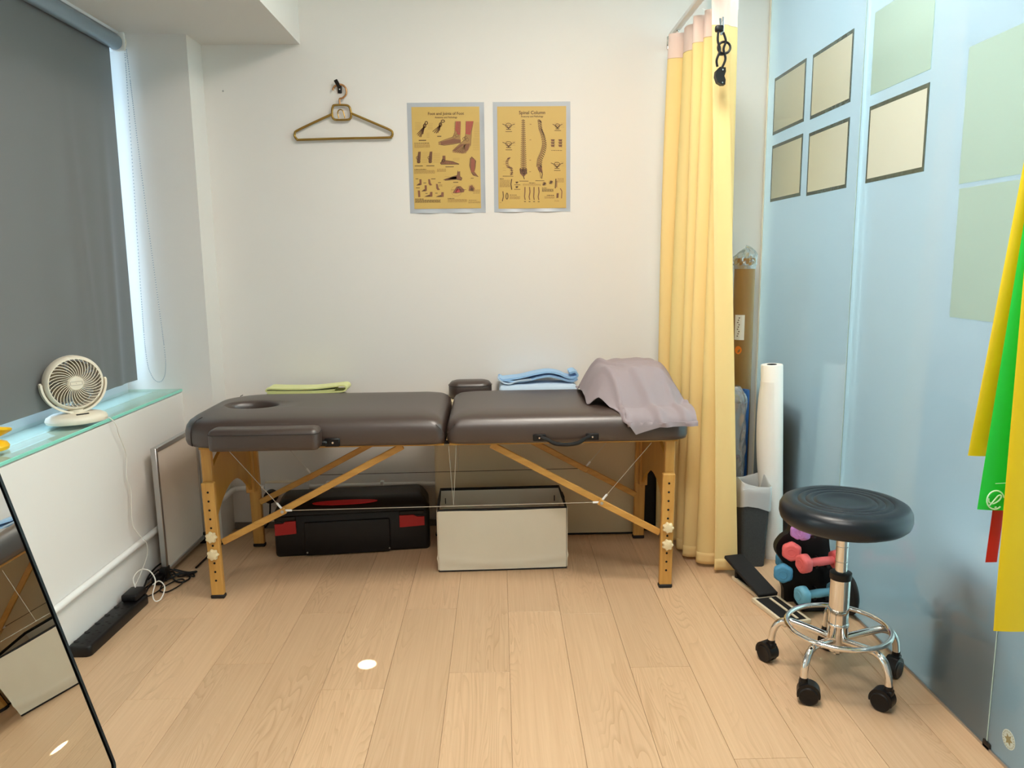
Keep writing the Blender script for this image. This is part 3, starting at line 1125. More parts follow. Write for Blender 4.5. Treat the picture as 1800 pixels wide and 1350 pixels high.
# ---------------------------------------------------------------- wall socket behind the table
t = thing('wall_socket', 'white double wall socket plate low behind the table', 'socket', (-.985, YB, .17))
MB().box((-.10, -.026, -.055), (.10, 0, .055), .004, 2).build('plate', 'white', t)
MB().box((-.10, -.028, .052), (.10, 0, .058), .002, 1).build('top_edge', 'cream', t)
MB().lathe([(.003, 0), (.003, .002)], (.02, -.026, .03), 10, AX['-y']).build('screw', 'hole', t)
t = tag(MB().lathe([(.030, 0), (.031, .02), (.027, .04), (.01, .044)], (-1.055, YB - .026, .165), 24, AX['-y']).build('mains_plug', 'black'), 'round black plug pushed into the wall socket behind the table', 'plug')
MB().tube(smooth_path([(-1.055, YB - .06, .14), (-1.06, YB - .065, .08), (-1.09, YB - .05, .02), (-1.18, YB - .06, .006), (-1.2, YB - .12, .006), (-1.23, 3.25, .006), (-1.24, 3.0, .006)], 6), .004, 8).build('cord', 'black', t)

# dark bag behind the right-hand legs
t = thing('dark_bag', 'dark navy bag on the floor between table end and curtain', 'bag', (.663, 3.41, 0))
f = lambda i: [(x, y) for x, y in rrect(-.036 + i, .036 - i, -.055 + i, .06 - i, max(.02 - i, .004), 5)]
slab(f, [(.01, 0), (0, .02), (-.004, .14), (.004, .30), (.015, .36), (.024, .37)]).build('body', mat('navy_bag', (26, 34, 40), .7, noise=.2), t)
MB().tube(smooth_path([(-.03, 0, .36), (-.02, 0, .42), (.02, 0, .42), (.03, 0, .36)], 6), .006, 8).build('strap', 'blackm', t)
# ---------------------------------------------------------------- hanger on a wall hook
def hz(zx, zy, y=YB - .016):
    return (-.66 + (500 + zx / 8.571 - 602) * .00245, y, 1.871 - (130 + zy / 8.571 - 190) * .00245)


t = tag(empty('wall_hook'), 'small black hook screwed to the wall above the bronze hanger', 'hook')
t.location = hz(850, 250, YB)
MB().box((-.009, -.008, -.016), (.009, 0, .016), .003, 2).build('back_plate', 'black', t)
MB().bar((0.002, -.010, .004), (-.012, -.030, .034), .016, .006, .002).build('prong', 'black', t)
MB().lathe([(.0035, 0), (.0025, .0015)], (0, -.008, 0), 12, AX['-y']).build('screw', 'chrome', t)
t = tag(empty('coat_hanger'), 'empty bronze coat hanger hanging on the wall left of the posters', 'hanger')
body = smooth_path([hz(730, 610), hz(480, 715), hz(200, 840), hz(160, 880), hz(156, 925), hz(190, 970), hz(240, 975), hz(850, 962), hz(1540, 955), hz(1600, 938), hz(1618, 900), hz(1590, 850), hz(1400, 765), hz(1010, 600)], 6)
MB().tube(body, .0052, 10).build('shoulder_bar', 'gold', t)
blk = [hz(*p) for p in [(770, 482), (930, 482), (985, 505), (1005, 560), (1010, 640), (990, 680), (940, 693), (790, 693), (745, 675), (730, 630), (732, 550), (745, 505)]]
MB().tube(smooth_path(blk, 4, True), .0048, 10, True).build('centre_frame', 'gold', t)
MB().tube(smooth_path([hz(825, 670), hz(812, 600), hz(825, 560), hz(855, 545), hz(885, 560), hz(905, 610), hz(915, 670)], 5), .0026, 8).build('inner_loop', 'gold', t)
MB().tube(smooth_path([hz(850, 470), hz(850, 395), hz(885, 385), hz(935, 350), hz(955, 300), hz(945, 240), hz(905, 200), hz(850, 188), hz(790, 210), hz(762, 245), hz(757, 270)], 6), .0042, 10).build('hook', 'goldh', t)
# small screw hole in the wall
t = tag(MB().lathe([(.004, 0), (.003, .002)], (-1.164, YB, 1.945), 12, AX['-y']).build('wall_screw', 'alu'), 'tiny screw left in the wall under the beam', 'screw')


# ---------------------------------------------------------------- the two posters
class Draw:
    def __init__(s, corners, W_, H_):
        s.c, s.W, s.H = corners, W_, H_
        s.mb = {}

    def P(s, x, y):
        (tlx, tly), (trx, try_), (brx, bry), (blx, bly) = s.c
        v = (y - tly) / (bly - tly)
        for _ in range(2):
            L = tlx + (blx - tlx) * v
            Rr = trx + (brx - trx) * v
            u = (x - L) / (Rr - L)
            T_ = tly + (try_ - tly) * u
            B_ = bly + (bry - bly) * u
            v = (y - T_) / (B_ - T_)
        return ((u - .5) * s.W, (.5 - v) * s.H)

    def line(s, key, pts, w=1.0, lift=0.0):
        k = s.W / 790 * {'ink': 1.7, 'inkl': 1.25}.get(key, 1)
        q = [Vector(s.P(*p)) for p in pts]
        mb = s.mb.setdefault(key, MB())
        y = -.0020 - lift
        for a, b in zip(q, q[1:]):
            d = b - a
            if d.length < 1e-9:
                continue
            n = Vector((-d.y, d.x)).normalized() * w * k * .5
            mb.add([(a.x + n.x, y, a.y + n.y), (a.x - n.x, y, a.y - n.y), (b.x - n.x, y, b.y - n.y), (b.x + n.x, y, b.y + n.y)], [(0, 1, 2, 3)])

    def fill(s, key, pts, lift=0.0):
        mb = s.mb.setdefault(key, MB())
        mb.add([(q[0], -.0019 - lift, q[1]) for q in (s.P(*p) for p in pts)], [tuple(range(len(pts)))])

    def para(s, x0, x1, y0, y1, key='inkl', step=6.5, w=2.2):
        rnd = random.Random(int(x0 * 7 + y0))
        y = y0
        while y < y1:
            x = x0
            while x < x1 - 4:
                L = rnd.uniform(8, 26)
                s.line(key, [(x, y), (min(x + L, x1), y)], w)
                x += L + 4
            y += step

    def leads(s, xs, ys, L, sgn=1):
        for y in ys:
            s.line('inkl', [(xs, y), (xs + sgn * L, y)], 1.3)

    def loop(s, key, cx, cy, rx, ry, w=1.6, n=20):
        s.line(key, [(cx + rx * math.cos(2 * math.pi * k / n), cy + ry * math.sin(2 * math.pi * k / n)) for k in range(n + 1)], w)

    def finish(s, par):
        for k, mb in s.mb.items():
            nm = {'ink': 'ink_drawing', 'inkl': 'caption_lines', 'inkm': 'shaded_drawing', 'pink': 'muscle_drawing', 'bone': 'bone_drawing'}[k]
            stuff(mb.build(nm, k, par, False))


def title(txt, x, z, size, par, mt='ink'):
    c = bpy.data.curves.new('title', 'FONT')
    c.body = txt
    c.size = size
    c.align_x = 'CENTER'
    c.align_y = 'CENTER'
    c.offset = size * .014
    f_ = bpy.data.objects.new('title_curve', c)
    COL.objects.link(f_)
    dg = bpy.context.evaluated_depsgraph_get()
    me = bpy.data.meshes.new_from_object(f_.evaluated_get(dg))
    bpy.data.objects.remove(f_)
    me.materials.clear()
    me.materials.append(M[mt])
    o = bpy.data.objects.new('title', me)
    COL.objects.link(o)
    o.rotation_euler = (R(90), 0, 0)
    o.location = (x, -.0022, z)
    o.parent = par
    return stuff(o)


def poster(lab, cx, cz, w, h, corners, ins):
    t = thing('wall_poster', lab, 'poster', (cx, YB, cz), 0, 'anatomy posters on the back wall')

    def sh(u, v):
        x = (u - .5) * w
        z = (v - .5) * h
        bow = .006 * math.exp(-(v / .022) ** 2) * math.sin(2.2 * math.pi * u) ** 2 + .003 * math.exp(-((u - 1) / .02) ** 2) * math.sin(3 * math.pi * v) ** 2
        return (x, -.0006 - bow, z)
    MB().grid(sh, 60, 60).build('laminate', 'laminate', t, True)
    D = Draw(corners, w, h)
    a, b = D.P(*ins[0]), D.P(*ins[1])
    pr = MB().box((a[0], -.0016, b[1]), (b[0], -.0004, a[1])).build('print', 'paper', t, False)
    return t, pr, D


CA = ((82, 118), (875, 118), (900, 1262), (130, 1262))
t, pr, D = poster('yellow foot anatomy chart in grey laminate, the poster nearer the hanger', -.2185, 1.6583, .331, .464, CA, ((130, 162), (852, 1215)))
pr.location.y = -.0006
x_, z_ = D.P(485, 232)
title('Foot and Joints of Foot', x_, z_, .0165, pr)
x_, z_ = D.P(487, 270)
title('Anatomy and Pathology', x_, z_, .0100, pr)


def bones(D, base, tips, w=5, key='ink', shade='inkm'):
    """skeletal foot: fan of rays from an ankle block to the toes"""
    bx, by = base
    for i, (tx, ty) in enumerate(tips):
        D.line(shade, [(bx, by), (tx, ty)], w)
        D.line(key, [(bx + 3, by), (tx + 3, ty)], 1.6)
        D.line(key, [(bx - 3, by), (tx - 3, ty)], 1.6)
        for q in (.45, .7, .85):
            D.line(key, [(bx + (tx - bx) * q - 4, by + (ty - by) * q), (bx + (tx - bx) * q + 4, by + (ty - by) * q)], 2)
    D.loop(shade, bx, by, 13, 16, 9)
    D.loop(key, bx, by, 15, 19, 2.5)
    D.loop(key, bx + 2, by - 14, 10, 10, 2.5)


bones(D, (268, 355), [(192, 440), (202, 455), (216, 466), (230, 470), (250, 440)])
D.loop('ink', 285, 325, 13, 16, 5)
bones(D, (430, 345), [(352, 415), (368, 428), (388, 432), (404, 428), (420, 405)])
D.loop('ink', 455, 308, 18, 12, 5)
D.leads(170, range(320, 400, 14), 60)
D.leads(300, range(330, 400, 14), 50)
D.leads(290, range(430, 480, 14), -30, -1)
D.line('ink', [(210, 503), (285, 503)], 5)
D.line('ink', [(398, 463), (440, 463)], 5)
# the large pair of dissected feet
D.fill('bone', [(580, 310), (640, 310), (636, 470), (640, 530), (560, 545), (470, 555), (415, 545), (410, 525), (470, 500), (560, 470), (578, 420)])
D.fill('pink', [(590, 312), (636, 312), (632, 450), (604, 440), (584, 400)], .0001)
D.fill('inkm', [(430, 520), (560, 488), (640, 500), (640, 528), (560, 538), (440, 552)], .0001)
D.fill('bone', [(690, 310), (768, 310), (748, 420), (742, 560), (716, 610), (690, 640), (660, 644), (556, 630), (556, 610), (610, 560), (680, 500), (690, 420)])
D.fill('pink', [(695, 312), (765, 312), (744, 420), (736, 450), (690, 440)], .0001)
D.fill('inkm', [(560, 612), (640, 545), (735, 540), (714, 606), (662, 640)], .0001)
for k in range(6):
    D.line('bone', [(690 - 4 * k, 545 + 4 * k), (575 + 22 * k, 628 + 2 * k)], 5, .0002)
    D.line('ink', [(698 - 4 * k, 545 + 4 * k), (583 + 22 * k, 630 + 2 * k)], 1.6, .0002)
for q in (604, 618, 628, 712, 728, 746):
    D.line('bone', [(q, 315), (q - 6, 430)], 3, .0002)
    D.line('ink', [(q + 3, 315), (q - 3, 430)], 1.2, .0002)
D.line('ink', [(412, 545), (470, 556), (560, 546), (640, 530)], 2.4, .0002)
D.line('ink', [(412, 524), (470, 500), (560, 470), (578, 420), (580, 312)], 2.0, .0002)
D.line('ink', [(556, 612), (610, 560), (680, 500), (690, 420), (690, 312)], 2.0, .0002)
D.line('ink', [(742, 560), (750, 420), (768, 312)], 2.0, .0002)
for c_ in ((575, 470), (600, 455), (690, 480), (705, 500), (675, 490)):
    D.loop('bone', c_[0], c_[1], 14, 12, 4)
    D.loop('ink', c_[0], c_[1], 17, 15, 1.6)
D.leads(560, range(330, 470, 17), -85, -1)
D.leads(775, range(330, 470, 15), 55)
D.leads(765, range(485, 620, 15), 62)
D.leads(560, range(560, 630, 15), -60, -1)
D.para(165, 320, 531, 534, 'ink', w=3)
D.para(165, 325, 542, 575)
# two ankles
for cx in (212, 330):
    D.fill('inkm', [(cx - 6, 620), (cx + 20, 618), (cx + 18, 700), (cx + 6, 738), (cx - 14, 738), (cx - 20, 700)])
    for dx in (-4, 4, 14):
        D.line('ink', [(cx + dx, 620), (cx + dx - 6, 735)], 2.5)
    D.loop('ink', cx - 12, 682, 14, 14, 3)
    D.loop('ink', cx, 722, 16, 14, 3)
    D.line('ink', [(cx - 40, 766), (cx + 42, 766)], 4)
D.leads(242, range(625, 740, 15), 58)
D.leads(360, range(640, 740, 15), 70)
D.para(168, 290, 803, 806, 'ink', w=3.5)
D.para(168, 378, 812, 845)
D.para(400, 490, 800, 830)
# side foot, muscle foot, sole
D.fill('inkm', [(458, 662), (480, 662), (482, 712), (560, 724), (628, 748), (610, 752), (440, 752), (430, 740), (450, 715)])
D.line('ink', [(458, 662), (456, 712), (432, 738), (440, 752), (625, 752), (560, 724), (482, 712), (480, 662)], 3)
D.loop('ink', 462, 715, 14, 13, 5)
for k in range(6):
    D.line('bone', [(500 + 18 * k, 722 + 4 * k), (500 + 18 * k, 750)], 2.4, .0002)
D.line('ink', [(485, 778), (570, 778)], 4)
D.fill('inkm', [(610, 828), (630, 828), (632, 880), (656, 895), (650, 918), (600, 912), (490, 918), (465, 914), (560, 880), (606, 870)])
D.line('ink', [(465, 914), (560, 880), (606, 868), (612, 820)], 3)
D.line('ink', [(632, 825), (634, 880), (656, 896), (648, 920), (600, 910), (480, 919)], 3)
D.fill('ink', [(500, 910), (560, 885), (600, 880), (600, 905)])
D.line('ink', [(565, 940), (618, 940)], 4)
D.fill('inkm', [(738, 690), (752, 674), (772, 690), (796, 720), (790, 790), (780, 830), (822, 882), (800, 872), (770, 868), (752, 840), (732, 770)])
for k in range(4):
    D.line('pink', [(752 + 9 * k, 700), (748 + 10 * k, 835)], 3, .0002)
D.line('ink', [(738, 690), (732, 770), (752, 840), (770, 868), (822, 884)], 3)
D.line('ink', [(752, 676), (796, 720), (790, 790), (780, 830)], 2.4)
D.leads(735, range(700, 860, 15), -60, -1)
D.leads(560, range(690, 720, 12), 70)
D.leads(480, range(880, 890, 12), -50, -1)
D.line('ink', [(745, 899), (775, 899)], 3)
# small feet at lower left
for (fx, fy, fl) in ((228, 905, 1), (318, 905, -1), (282, 968, 1), (398, 955, -1), (215, 1022, 0), (335, 1038, 2), (450, 1042, 2)):
    if fl == 1:
        D.fill('inkm', [(fx - 8, fy), (fx + 14, fy), (fx + 16, fy + 58), (fx - 40, fy + 66), (fx - 20, fy + 46), (fx - 6, fy + 40)])
        D.fill('ink', [(fx - 38, fy + 64), (fx - 4, fy + 44), (fx + 6, fy + 62)], .0001)
    elif fl == -1:
        D.fill('inkm', [(fx - 8, fy), (fx + 10, fy), (fx + 18, fy + 40), (fx + 34, fy + 62), (fx + 10, fy + 66), (fx - 4, fy + 48)])
    elif fl == 0:
        D.fill('inkm', [(fx - 10, fy), (fx + 12, fy), (fx + 18, fy + 68), (fx - 4, fy + 70), (fx - 6, fy + 40)])
    else:
        D.fill('inkm', [(fx - 4, fy), (fx + 20, fy), (fx + 20, fy + 50), (fx - 62, fy + 50), (fx - 40, fy + 38), (fx - 8, fy + 28)])
        D.fill('ink', [(fx - 60, fy + 50), (fx - 10, fy + 32), (fx + 6, fy + 48)], .0001)
for a, b, c in ((182, 210, 900), (340, 385, 902), (262, 290, 944), (410, 440, 942), (186, 226, 994), (282, 306, 1054), (384, 408, 1052)):
    D.line('ink', [(a, c), (b, c)], 3.5)
D.para(418, 455, 962, 985)
# toe sections
D.loop('inkm', 600, 1030, 55, 55, 1.6, 30)
D.fill('inkm', [(560, 1052), (600, 985), (640, 980), (682, 1020), (676, 1044), (600, 1056)])
D.fill('pink', [(580, 1046), (606, 1005), (630, 1012), (636, 1044)], .0001)
D.line('ink', [(545, 1020), (700, 1018)], 2)
D.line('ink', [(590, 1050), (620, 990), (650, 1040)], 3)
D.loop('inkm', 752, 1004, 34, 38, 1.6, 26)
D.fill('inkm', [(724, 1030), (732, 980), (760, 970), (784, 1006), (776, 1036)])
D.fill('ink', [(740, 1030), (752, 990), (770, 1010), (768, 1032)], .0001)
D.para(770, 840, 1020, 1065)
D.para(180, 272, 1112, 1115, 'ink', w=4)
D.para(180, 440, 1122, 1154, 'ink', w=2)
D.para(512, 582, 1110, 1113, 'ink', w=4)
D.para(512, 706, 1120, 1152)
D.para(728, 810, 1130, 1133, 'ink', w=2.5)
D.para(722, 845, 1146, 1160)
D.finish(pr)

CB = ((38, 112), (832, 104), (838, 1243), (70, 1258))
t, pr, D = poster('yellow spinal column chart in grey laminate, the poster nearer the curtain', .1515, 1.6588, .334, .463, CB, ((84, 158), (796, 1206)))
pr.location.y = -.0006
x_, z_ = D.P(442, 220)
title('Spinal Column', x_, z_, .0195, pr)
x_, z_ = D.P(442, 258)
title('Anatomy and Pathology', x_, z_, .0100, pr)
# front and side spine
for k in range(25):
    v = k / 24
    y = 300 + 490 * v
    wd = 9 + 14 * v
    cx = 352 + 8 * v
    D.fill('bone', [(cx - wd, y - 6), (cx + wd, y - 6), (cx + wd * .9, y + 7), (cx - wd * .9, y + 7)])
    D.line('ink', [(cx - wd, y - 7), (cx + wd, y - 7)], 2.4, .0001)
    D.line('ink', [(cx - wd - 9, y + 2), (cx - wd, y)], 3.4, .0001)
    D.line('ink', [(cx + wd, y), (cx + wd + 9, y + 2)], 4.4, .0001)
    D.line('ink', [(cx - 4, y - 4), (cx + 4, y + 4)], 3.0, .0001)
for a, b in ((322, 335), (345, 352), (358, 372), (376, 395)):
    D.line('ink', [(a + 6, 790), (b, 850)], 5)
D.fill('inkm', [(318, 800), (398, 800), (392, 850), (366, 880), (346, 870), (326, 846)])
D.fill('ink', [(345, 842), (388, 838), (366, 866)], .0001)
for k in range(4):
    D.loop('ink', 340 + 12 * k, 815, 6, 12, 2.6)
D.line('ink', [(356, 868), (370, 905)], 5)
D.line('ink', [(320, 926), (412, 926)], 3)
sp = smooth_path([(510, 300, 0), (520, 380, 0), (545, 450, 0), (560, 540, 0), (545, 620, 0), (515, 700, 0), (510, 770, 0)], 4)
for k, q in enumerate(sp):
    wd = 8 + 9 * k / len(sp)
    D.fill('bone', [(q.x - wd, q.y - 7), (q.x + wd, q.y - 9), (q.x + wd, q.y + 6), (q.x - wd, q.y + 8)])
    D.line('ink', [(q.x - wd, q.y - 8), (q.x + wd, q.y - 10)], 2.2, .0001)
    D.line('ink', [(q.x - wd, q.y - 8), (q.x - wd, q.y + 8)], 2.0, .0001)
    D.line('ink', [(q.x + wd, q.y - 6), (q.x + wd + 20, q.y + 14)], 5, .0001)
    D.line('inkm', [(q.x + wd + 2, q.y), (q.x + wd + 12, q.y + 2)], 5, .0001)
D.fill('inkm', [(500, 775), (545, 770), (556, 840), (530, 832), (508, 810)])
D.line('ink', [(520, 780), (552, 850), (545, 900)], 5)
D.line('ink', [(505, 790), (530, 845), (535, 895)], 3)
D.line('ink', [(482, 922), (572, 922)], 3)
for y in (338, 498, 708, 828):
    D.line('inkl', [(418, y), (436, y)], 5)
# vertebrae at the sides
for (cx, cy, s_) in ((203, 352, 1), (206, 540, 1), (702, 352, .8), (700, 752, 1.0)):
    D.loop('ink', cx, cy, 30 * s_, 24 * s_, 3)
    D.loop('inkm', cx, cy + 6, 14 * s_, 12 * s_, 5)
    D.line('ink', [(cx - 62 * s_, cy - 16), (cx - 20 * s_, cy), (cx, cy + 34 * s_), (cx + 22 * s_, cy), (cx + 62 * s_, cy - 16)], 3.5)
    D.line('ink', [(cx - 24 * s_, cy + 38 * s_), (cx + 24 * s_, cy + 40 * s_)], 4)
    D.line('ink', [(cx - 30, cy + 62 * s_), (cx + 36, cy + 62 * s_)], 3)
    D.leads(cx + 34, (cy - 26, cy - 8, cy + 14), 36)
    D.leads(cx - 34, (cy - 26, cy + 14), -34, -1)
for cx in (655, 732):
    for dy in (505, 532, 560):
        D.fill('inkm', [(cx - 18, dy - 9), (cx + 18, dy - 9), (cx + 14, dy + 9), (cx - 14, dy + 9)])
        D.line('ink', [(cx - 20, dy - 10), (cx + 20, dy - 10)], 3, .0001)
        D.line('ink', [(cx + 4, dy - 10), (cx + 16, dy + 12)], 3, .0001)
D.para(640, 755, 606, 612, 'ink', w=2.5)
q = smooth_path([(210, 690, 0), (190, 730, 0), (202, 780, 0), (235, 800, 0), (238, 860, 0)], 6)
for a in q[::2]:
    D.line('inkm', [(a.x - 12, a.y), (a.x + 16, a.y - 8)], 8)
    D.line('ink', [(a.x - 14, a.y + 3), (a.x + 16, a.y - 5)], 2.2, .0001)
D.line('ink', [(236, 800), (246, 835), (236, 865)], 4)
D.line('ink', [(150, 877), (258, 877)], 3)
D.leads(150, (720, 750, 790, 815), 34)
# lower band of small figures
D.para(122, 165, 905, 908, 'ink', w=3.5)
D.para(122, 224, 918, 995)
D.line('ink', [(242, 905), (234, 960), (244, 1018)], 6)
for y in (942, 990):
    D.fill('ink', [(280, y - 8), (310, y - 10), (304, y + 6), (286, y + 10)])
    D.line('ink', [(268, y + 24), (330, y + 24)], 3)
D.para(418, 480, 946, 948, 'ink', w=3)
D.para(356, 540, 958, 976)
for k in range(4):
    x = 378 + 46 * k
    D.line('inkm', [(x, 988), (x + 5 * (k % 2), 1040), (x - 3, 1090), (x + 3, 1125)], 9)
    D.line('ink', [(x - 4, 988), (x - 4 + 5 * (k % 2), 1040), (x - 7, 1090), (x, 1125)], 1.8, .0001)
    D.line('ink', [(x - 8, 1142), (x + 10, 1142)], 4)
for x, y in ((572, 955), (640, 938)):
    D.fill('ink', [(x - 18, y + 16), (x - 6, y - 18), (x + 20, y - 10), (x + 8, y + 12)])
    D.loop('inkm', x, y, 20, 18, 3)
D.para(550, 602, 997, 1000, 'ink', w=3)
D.para(550, 666, 1008, 1036, 'ink', w=2)
D.line('ink', [(690, 900), (684, 1000)], 6)
D.line('inkm', [(700, 920), (698, 990)], 8)
D.para(706, 770, 896, 940)
D.line('inkm', [(735, 1000), (752, 1030), (748, 1105)], 9)
D.fill('inkm', [(698, 1052), (720, 1050), (716, 1100), (696, 1102)])
for y in range(1054, 1100, 10):
    D.line('ink', [(698, y), (718, y)], 2.6, .0001)
D.para(600, 672, 1074, 1078, 'ink', w=4)
D.para(576, 676, 1086, 1112)
D.line('ink', [(154, 1036), (160, 1090), (150, 1140)], 5)
D.loop('ink', 196, 1086, 10, 32, 5)
D.para(224, 300, 1074, 1078, 'ink', w=3)
D.para(224, 330, 1088, 1116)
D.para(676, 724, 1130, 1142)
D.para(124, 146, 1156, 1158)
D.finish(pr)

# ---------------------------------------------------------------- roller blind
t = thing('roller_blind', 'dark grey roller blind pulled down over the window', 'blind', (-1.505, 1.8, 2.095))


def bl(u, v):
    y = .4 + u * (3.268 - .4)
    z = 2.085 - v * (2.085 - .737)
    k = max(0, min(1, (v - .15) / .5))
    x = -1.530 + .006 * k * math.sin((y * 21 + v * 1.2)) * math.exp(-((y - 3.02) / .25) ** 2) - .006 * v
    x += .010 * k * math.exp(-((y - 3.17 + .05 * v) / .035) ** 2)
    x += .008 * k * math.exp(-((y - 2.90 - .06 * v) / .03) ** 2)
    return Vector((x, y, z)) - Vector(t.location)


MB().grid(bl, 240, 40, .0012).build('fabric', 'blind', t, angle=80)
MB().tube([(0, -1.4, -.006), (0, 1.468, -.006)], .029, 24).build('roller_tube', 'tube', t)
MB().box((-.045, -1.4, -.008), (-.038, 1.466, .030), .002, 1).build('head_rail', 'alu', t)
MB().box((-.004, -1.4, .024), (.012, 1.49, .0358), .001, 1).build('fascia', 'upvc', t)
e = MB().box((-.035, 1.474, -.038), (.035, 1.486, .034), .006, 2).build('end_bracket', 'white', t)
MB().lathe([(.034, 0), (.034, .008), (.028, .011)], (0, 1.486, -.002), 24, AX['y']).build('chain_wheel', 'cream', t)
chain = [(.028, 1.493, .004), (.030, 1.49, -.08), (.036, 1.485, -.55), (.034, 1.48, -1.0), (.03, 1.48, -1.28)]
A_ = smooth_path([(.024, 1.496, -.005), (.022, 1.496, -.10), (.012, 1.497, -.6), (.002, 1.498, -1.1), (.004, 1.499, -1.28), (.018, 1.50, -1.345), (.038, 1.502, -1.372), (.062, 1.502, -1.365), (.078, 1.502, -1.32), (.080, 1.502, -1.22), (.062, 1.502, -.85), (.044, 1.501, -.45), (.032, 1.50, -.12), (.028, 1.50, -.02)], 40)
bd = MB()
acc = 0
last = A_[0]
octa = [(1, 0, 0), (-1, 0, 0), (0, 1, 0), (0, -1, 0), (0, 0, 1), (0, 0, -1)]
of = [(0, 2, 4), (2, 1, 4), (1, 3, 4), (3, 0, 4), (2, 0, 5), (1, 2, 5), (3, 1, 5), (0, 3, 5)]
for p in A_[1:]:
    acc += (p - last).length
    last = p
    if acc > .0062:
        acc = 0
        bd.add([(p.x + .0023 * a, p.y + .0023 * b, p.z + .0023 * c) for a, b, c in octa], of)
stuff(bd.build('bead_chain', mat('chain_bead', (104, 128, 150), .4), t))
MB().tube(A_[::4], .0006, 4).build('chain_cord', 'white', t)

# ---------------------------------------------------------------- desk fan on the glass shelf
FA = R(-44)
t = thing('desk_fan', 'small round cream desk fan standing on the glass window shelf', 'fan', (-1.452, 2.63, .6882), FA + R(90))
# local: face looks along -y
S_ = Matrix.Diagonal((1.0, .80, 1.0))


def ell(mb_prof):
    m_ = MB().lathe(mb_prof, seg=40)
    m_.v = [(v[0], v[1] * .78, v[2]) for v in m_.v]
    return m_


ell([(.080, 0), (.094, .003), (.098, .012), (.094, .022), (.078, .031), (.03, .035)]).build('base', 'cream', t)
mt = Matrix.Translation((.004, -.050, .0335)) @ Matrix.Rotation(R(20), 4, 'X')
MB().box((-.020, -.0035, -.001), (.020, .0035, .0008), .0006, 1, mt).build('display', 'black', t)
MB().lathe([(.026, .030), (.022, .036), (.024, .046)], seg=24).build('neck', 'cream', t)
hc = Vector((0, 0, .137))
ya = [Vector((.100 * math.cos(R(a)), 0, hc.z + .100 * math.sin(R(a)))) for a in range(-182, 3, 4)]
yk = MB()


def yoke(u, v):
    k = min(int(u * (len(ya) - 1)), len(ya) - 2)
    p = ya[k].lerp(ya[k + 1], u * (len(ya) - 1) - k)
    return p


rs = []
for i, p in enumerate(ya):
    a = R(-182 + 4 * i)
    rad = Vector((math.cos(a), 0, math.sin(a)))
    hw = .012 + .006 * math.sin(math.pi * i / (len(ya) - 1))
    rs.append([p + rad * .004 + Vector((0, -hw, 0)), p + rad * .004 + Vector((0, hw, 0)), p - rad * .003 + Vector((0, hw, 0)), p - rad * .003 + Vector((0, -hw, 0))])
yk.rings(rs).build('yoke', 'cream', t, angle=50)
for sx in (-1, 1):
    MB().lathe([(.008, 0), (.008, .006), (.005, .008)], (sx * .098, 0, hc.z), 16, AX['x'] if sx > 0 else Matrix.Rotation(R(-90), 3, 'Y')).build('tilt_knob', 'cream', t)
# cage: rim, back grille, front spokes
rim = MB().lathe([(.084, -.024), (.090, -.022), (.093, -.010), (.093, .012), (.089, .022), (.085, .026), (.0815, .026), (.0815, -.022)], hc, 56, AX['-y'], cap=False)
rim = rim.build('rim', 'cream', t)
hub = MB().lathe([(.001, .031), (.022, .031), (.0245, .028), (.025, .022)], hc, 32, AX['-y'], cap=False).build('front_hub', 'cream', t)
MB().tube([(p[0], -.0316, hc.z + p[1]) for p in rrect(-.0185, .0185, -.006, .006, .002, 3)], .0006, 5, True).build('badge_outline', mat('badge_grey', (150, 140, 124), .5), hub)
sp = MB()
for k in range(36):
    a0 = 2 * math.pi * k / 36
    pts = []
    for j in range(9):
        q = j / 8
        rr = .0235 + (.083 - .0235) * q
        a = a0 + .55 * q ** 1.3
        pts.append((rr * math.cos(a), -.0265 - .004 * math.sin(math.pi * min(q + .25, 1)), hc.z + rr * math.sin(a)))
    sp.tube(pts, .00125, 5)
sp.build('front_grille', 'cream', t)
bk = MB()
for k in range(40):
    a0 = 2 * math.pi * k / 40
    bk.tube([(rr * math.cos(a0 - rr * 4), .024 + .012 * (1 - ((rr - .02) / .063) ** 2), hc.z + rr * math.sin(a0 - rr * 4)) for rr in (.02, .04, .06, .075, .088)], .0014, 5)
bk.lathe([(.03, -.044), (.034, -.03), (.028, -.018)], hc, 28, AX['-y'])
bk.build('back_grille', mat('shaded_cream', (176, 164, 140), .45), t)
rot = MB().lathe([(.018, -.012), (.020, .008), (.010, .012)], hc, 24, AX['-y']).build('rotor', mat('fan_blade', (120, 108, 88), .4), t)
for k in range(5):
    a0 = 2 * math.pi * k / 5

    def bld(u, v):
        rr = .016 + u * .058
        a = a0 + (v - .5) * (1.05 - .2 * u)
        return (rr * math.cos(a), -.004 + .018 * (v - .5), hc.z + rr * math.sin(a))
    MB().grid(bld, 8, 6, .0012).build('blade', mat('fan_blade_%d' % k, (116, 104, 84), .4) if k == 0 else bpy.data.materials['fan_blade_0'], rot)
inv = (Matrix.Translation(t.location) @ Matrix.Rotation(FA + R(90), 4, 'Z')).inverted()
cab = [(-1.385, 2.675, .692), (-1.368, 2.684, .690), (-1.352, 2.69, .665), (-1.355, 2.713, .62), (-1.358, 2.757, .538), (-1.360, 2.748, .456), (-1.358, 2.767, .40), (-1.358, 2.755, .29), (-1.346, 2.768, .235), (-1.335, 2.80, .19), (-1.338, 2.805, .14), (-1.35, 2.775, .085),
       (-1.345, 2.70, .055), (-1.335, 2.655, .052)]
MB().tube([inv @ p for p in smooth_path(cab, 8)], .0018, 6).build('power_cable', 'cable', t)

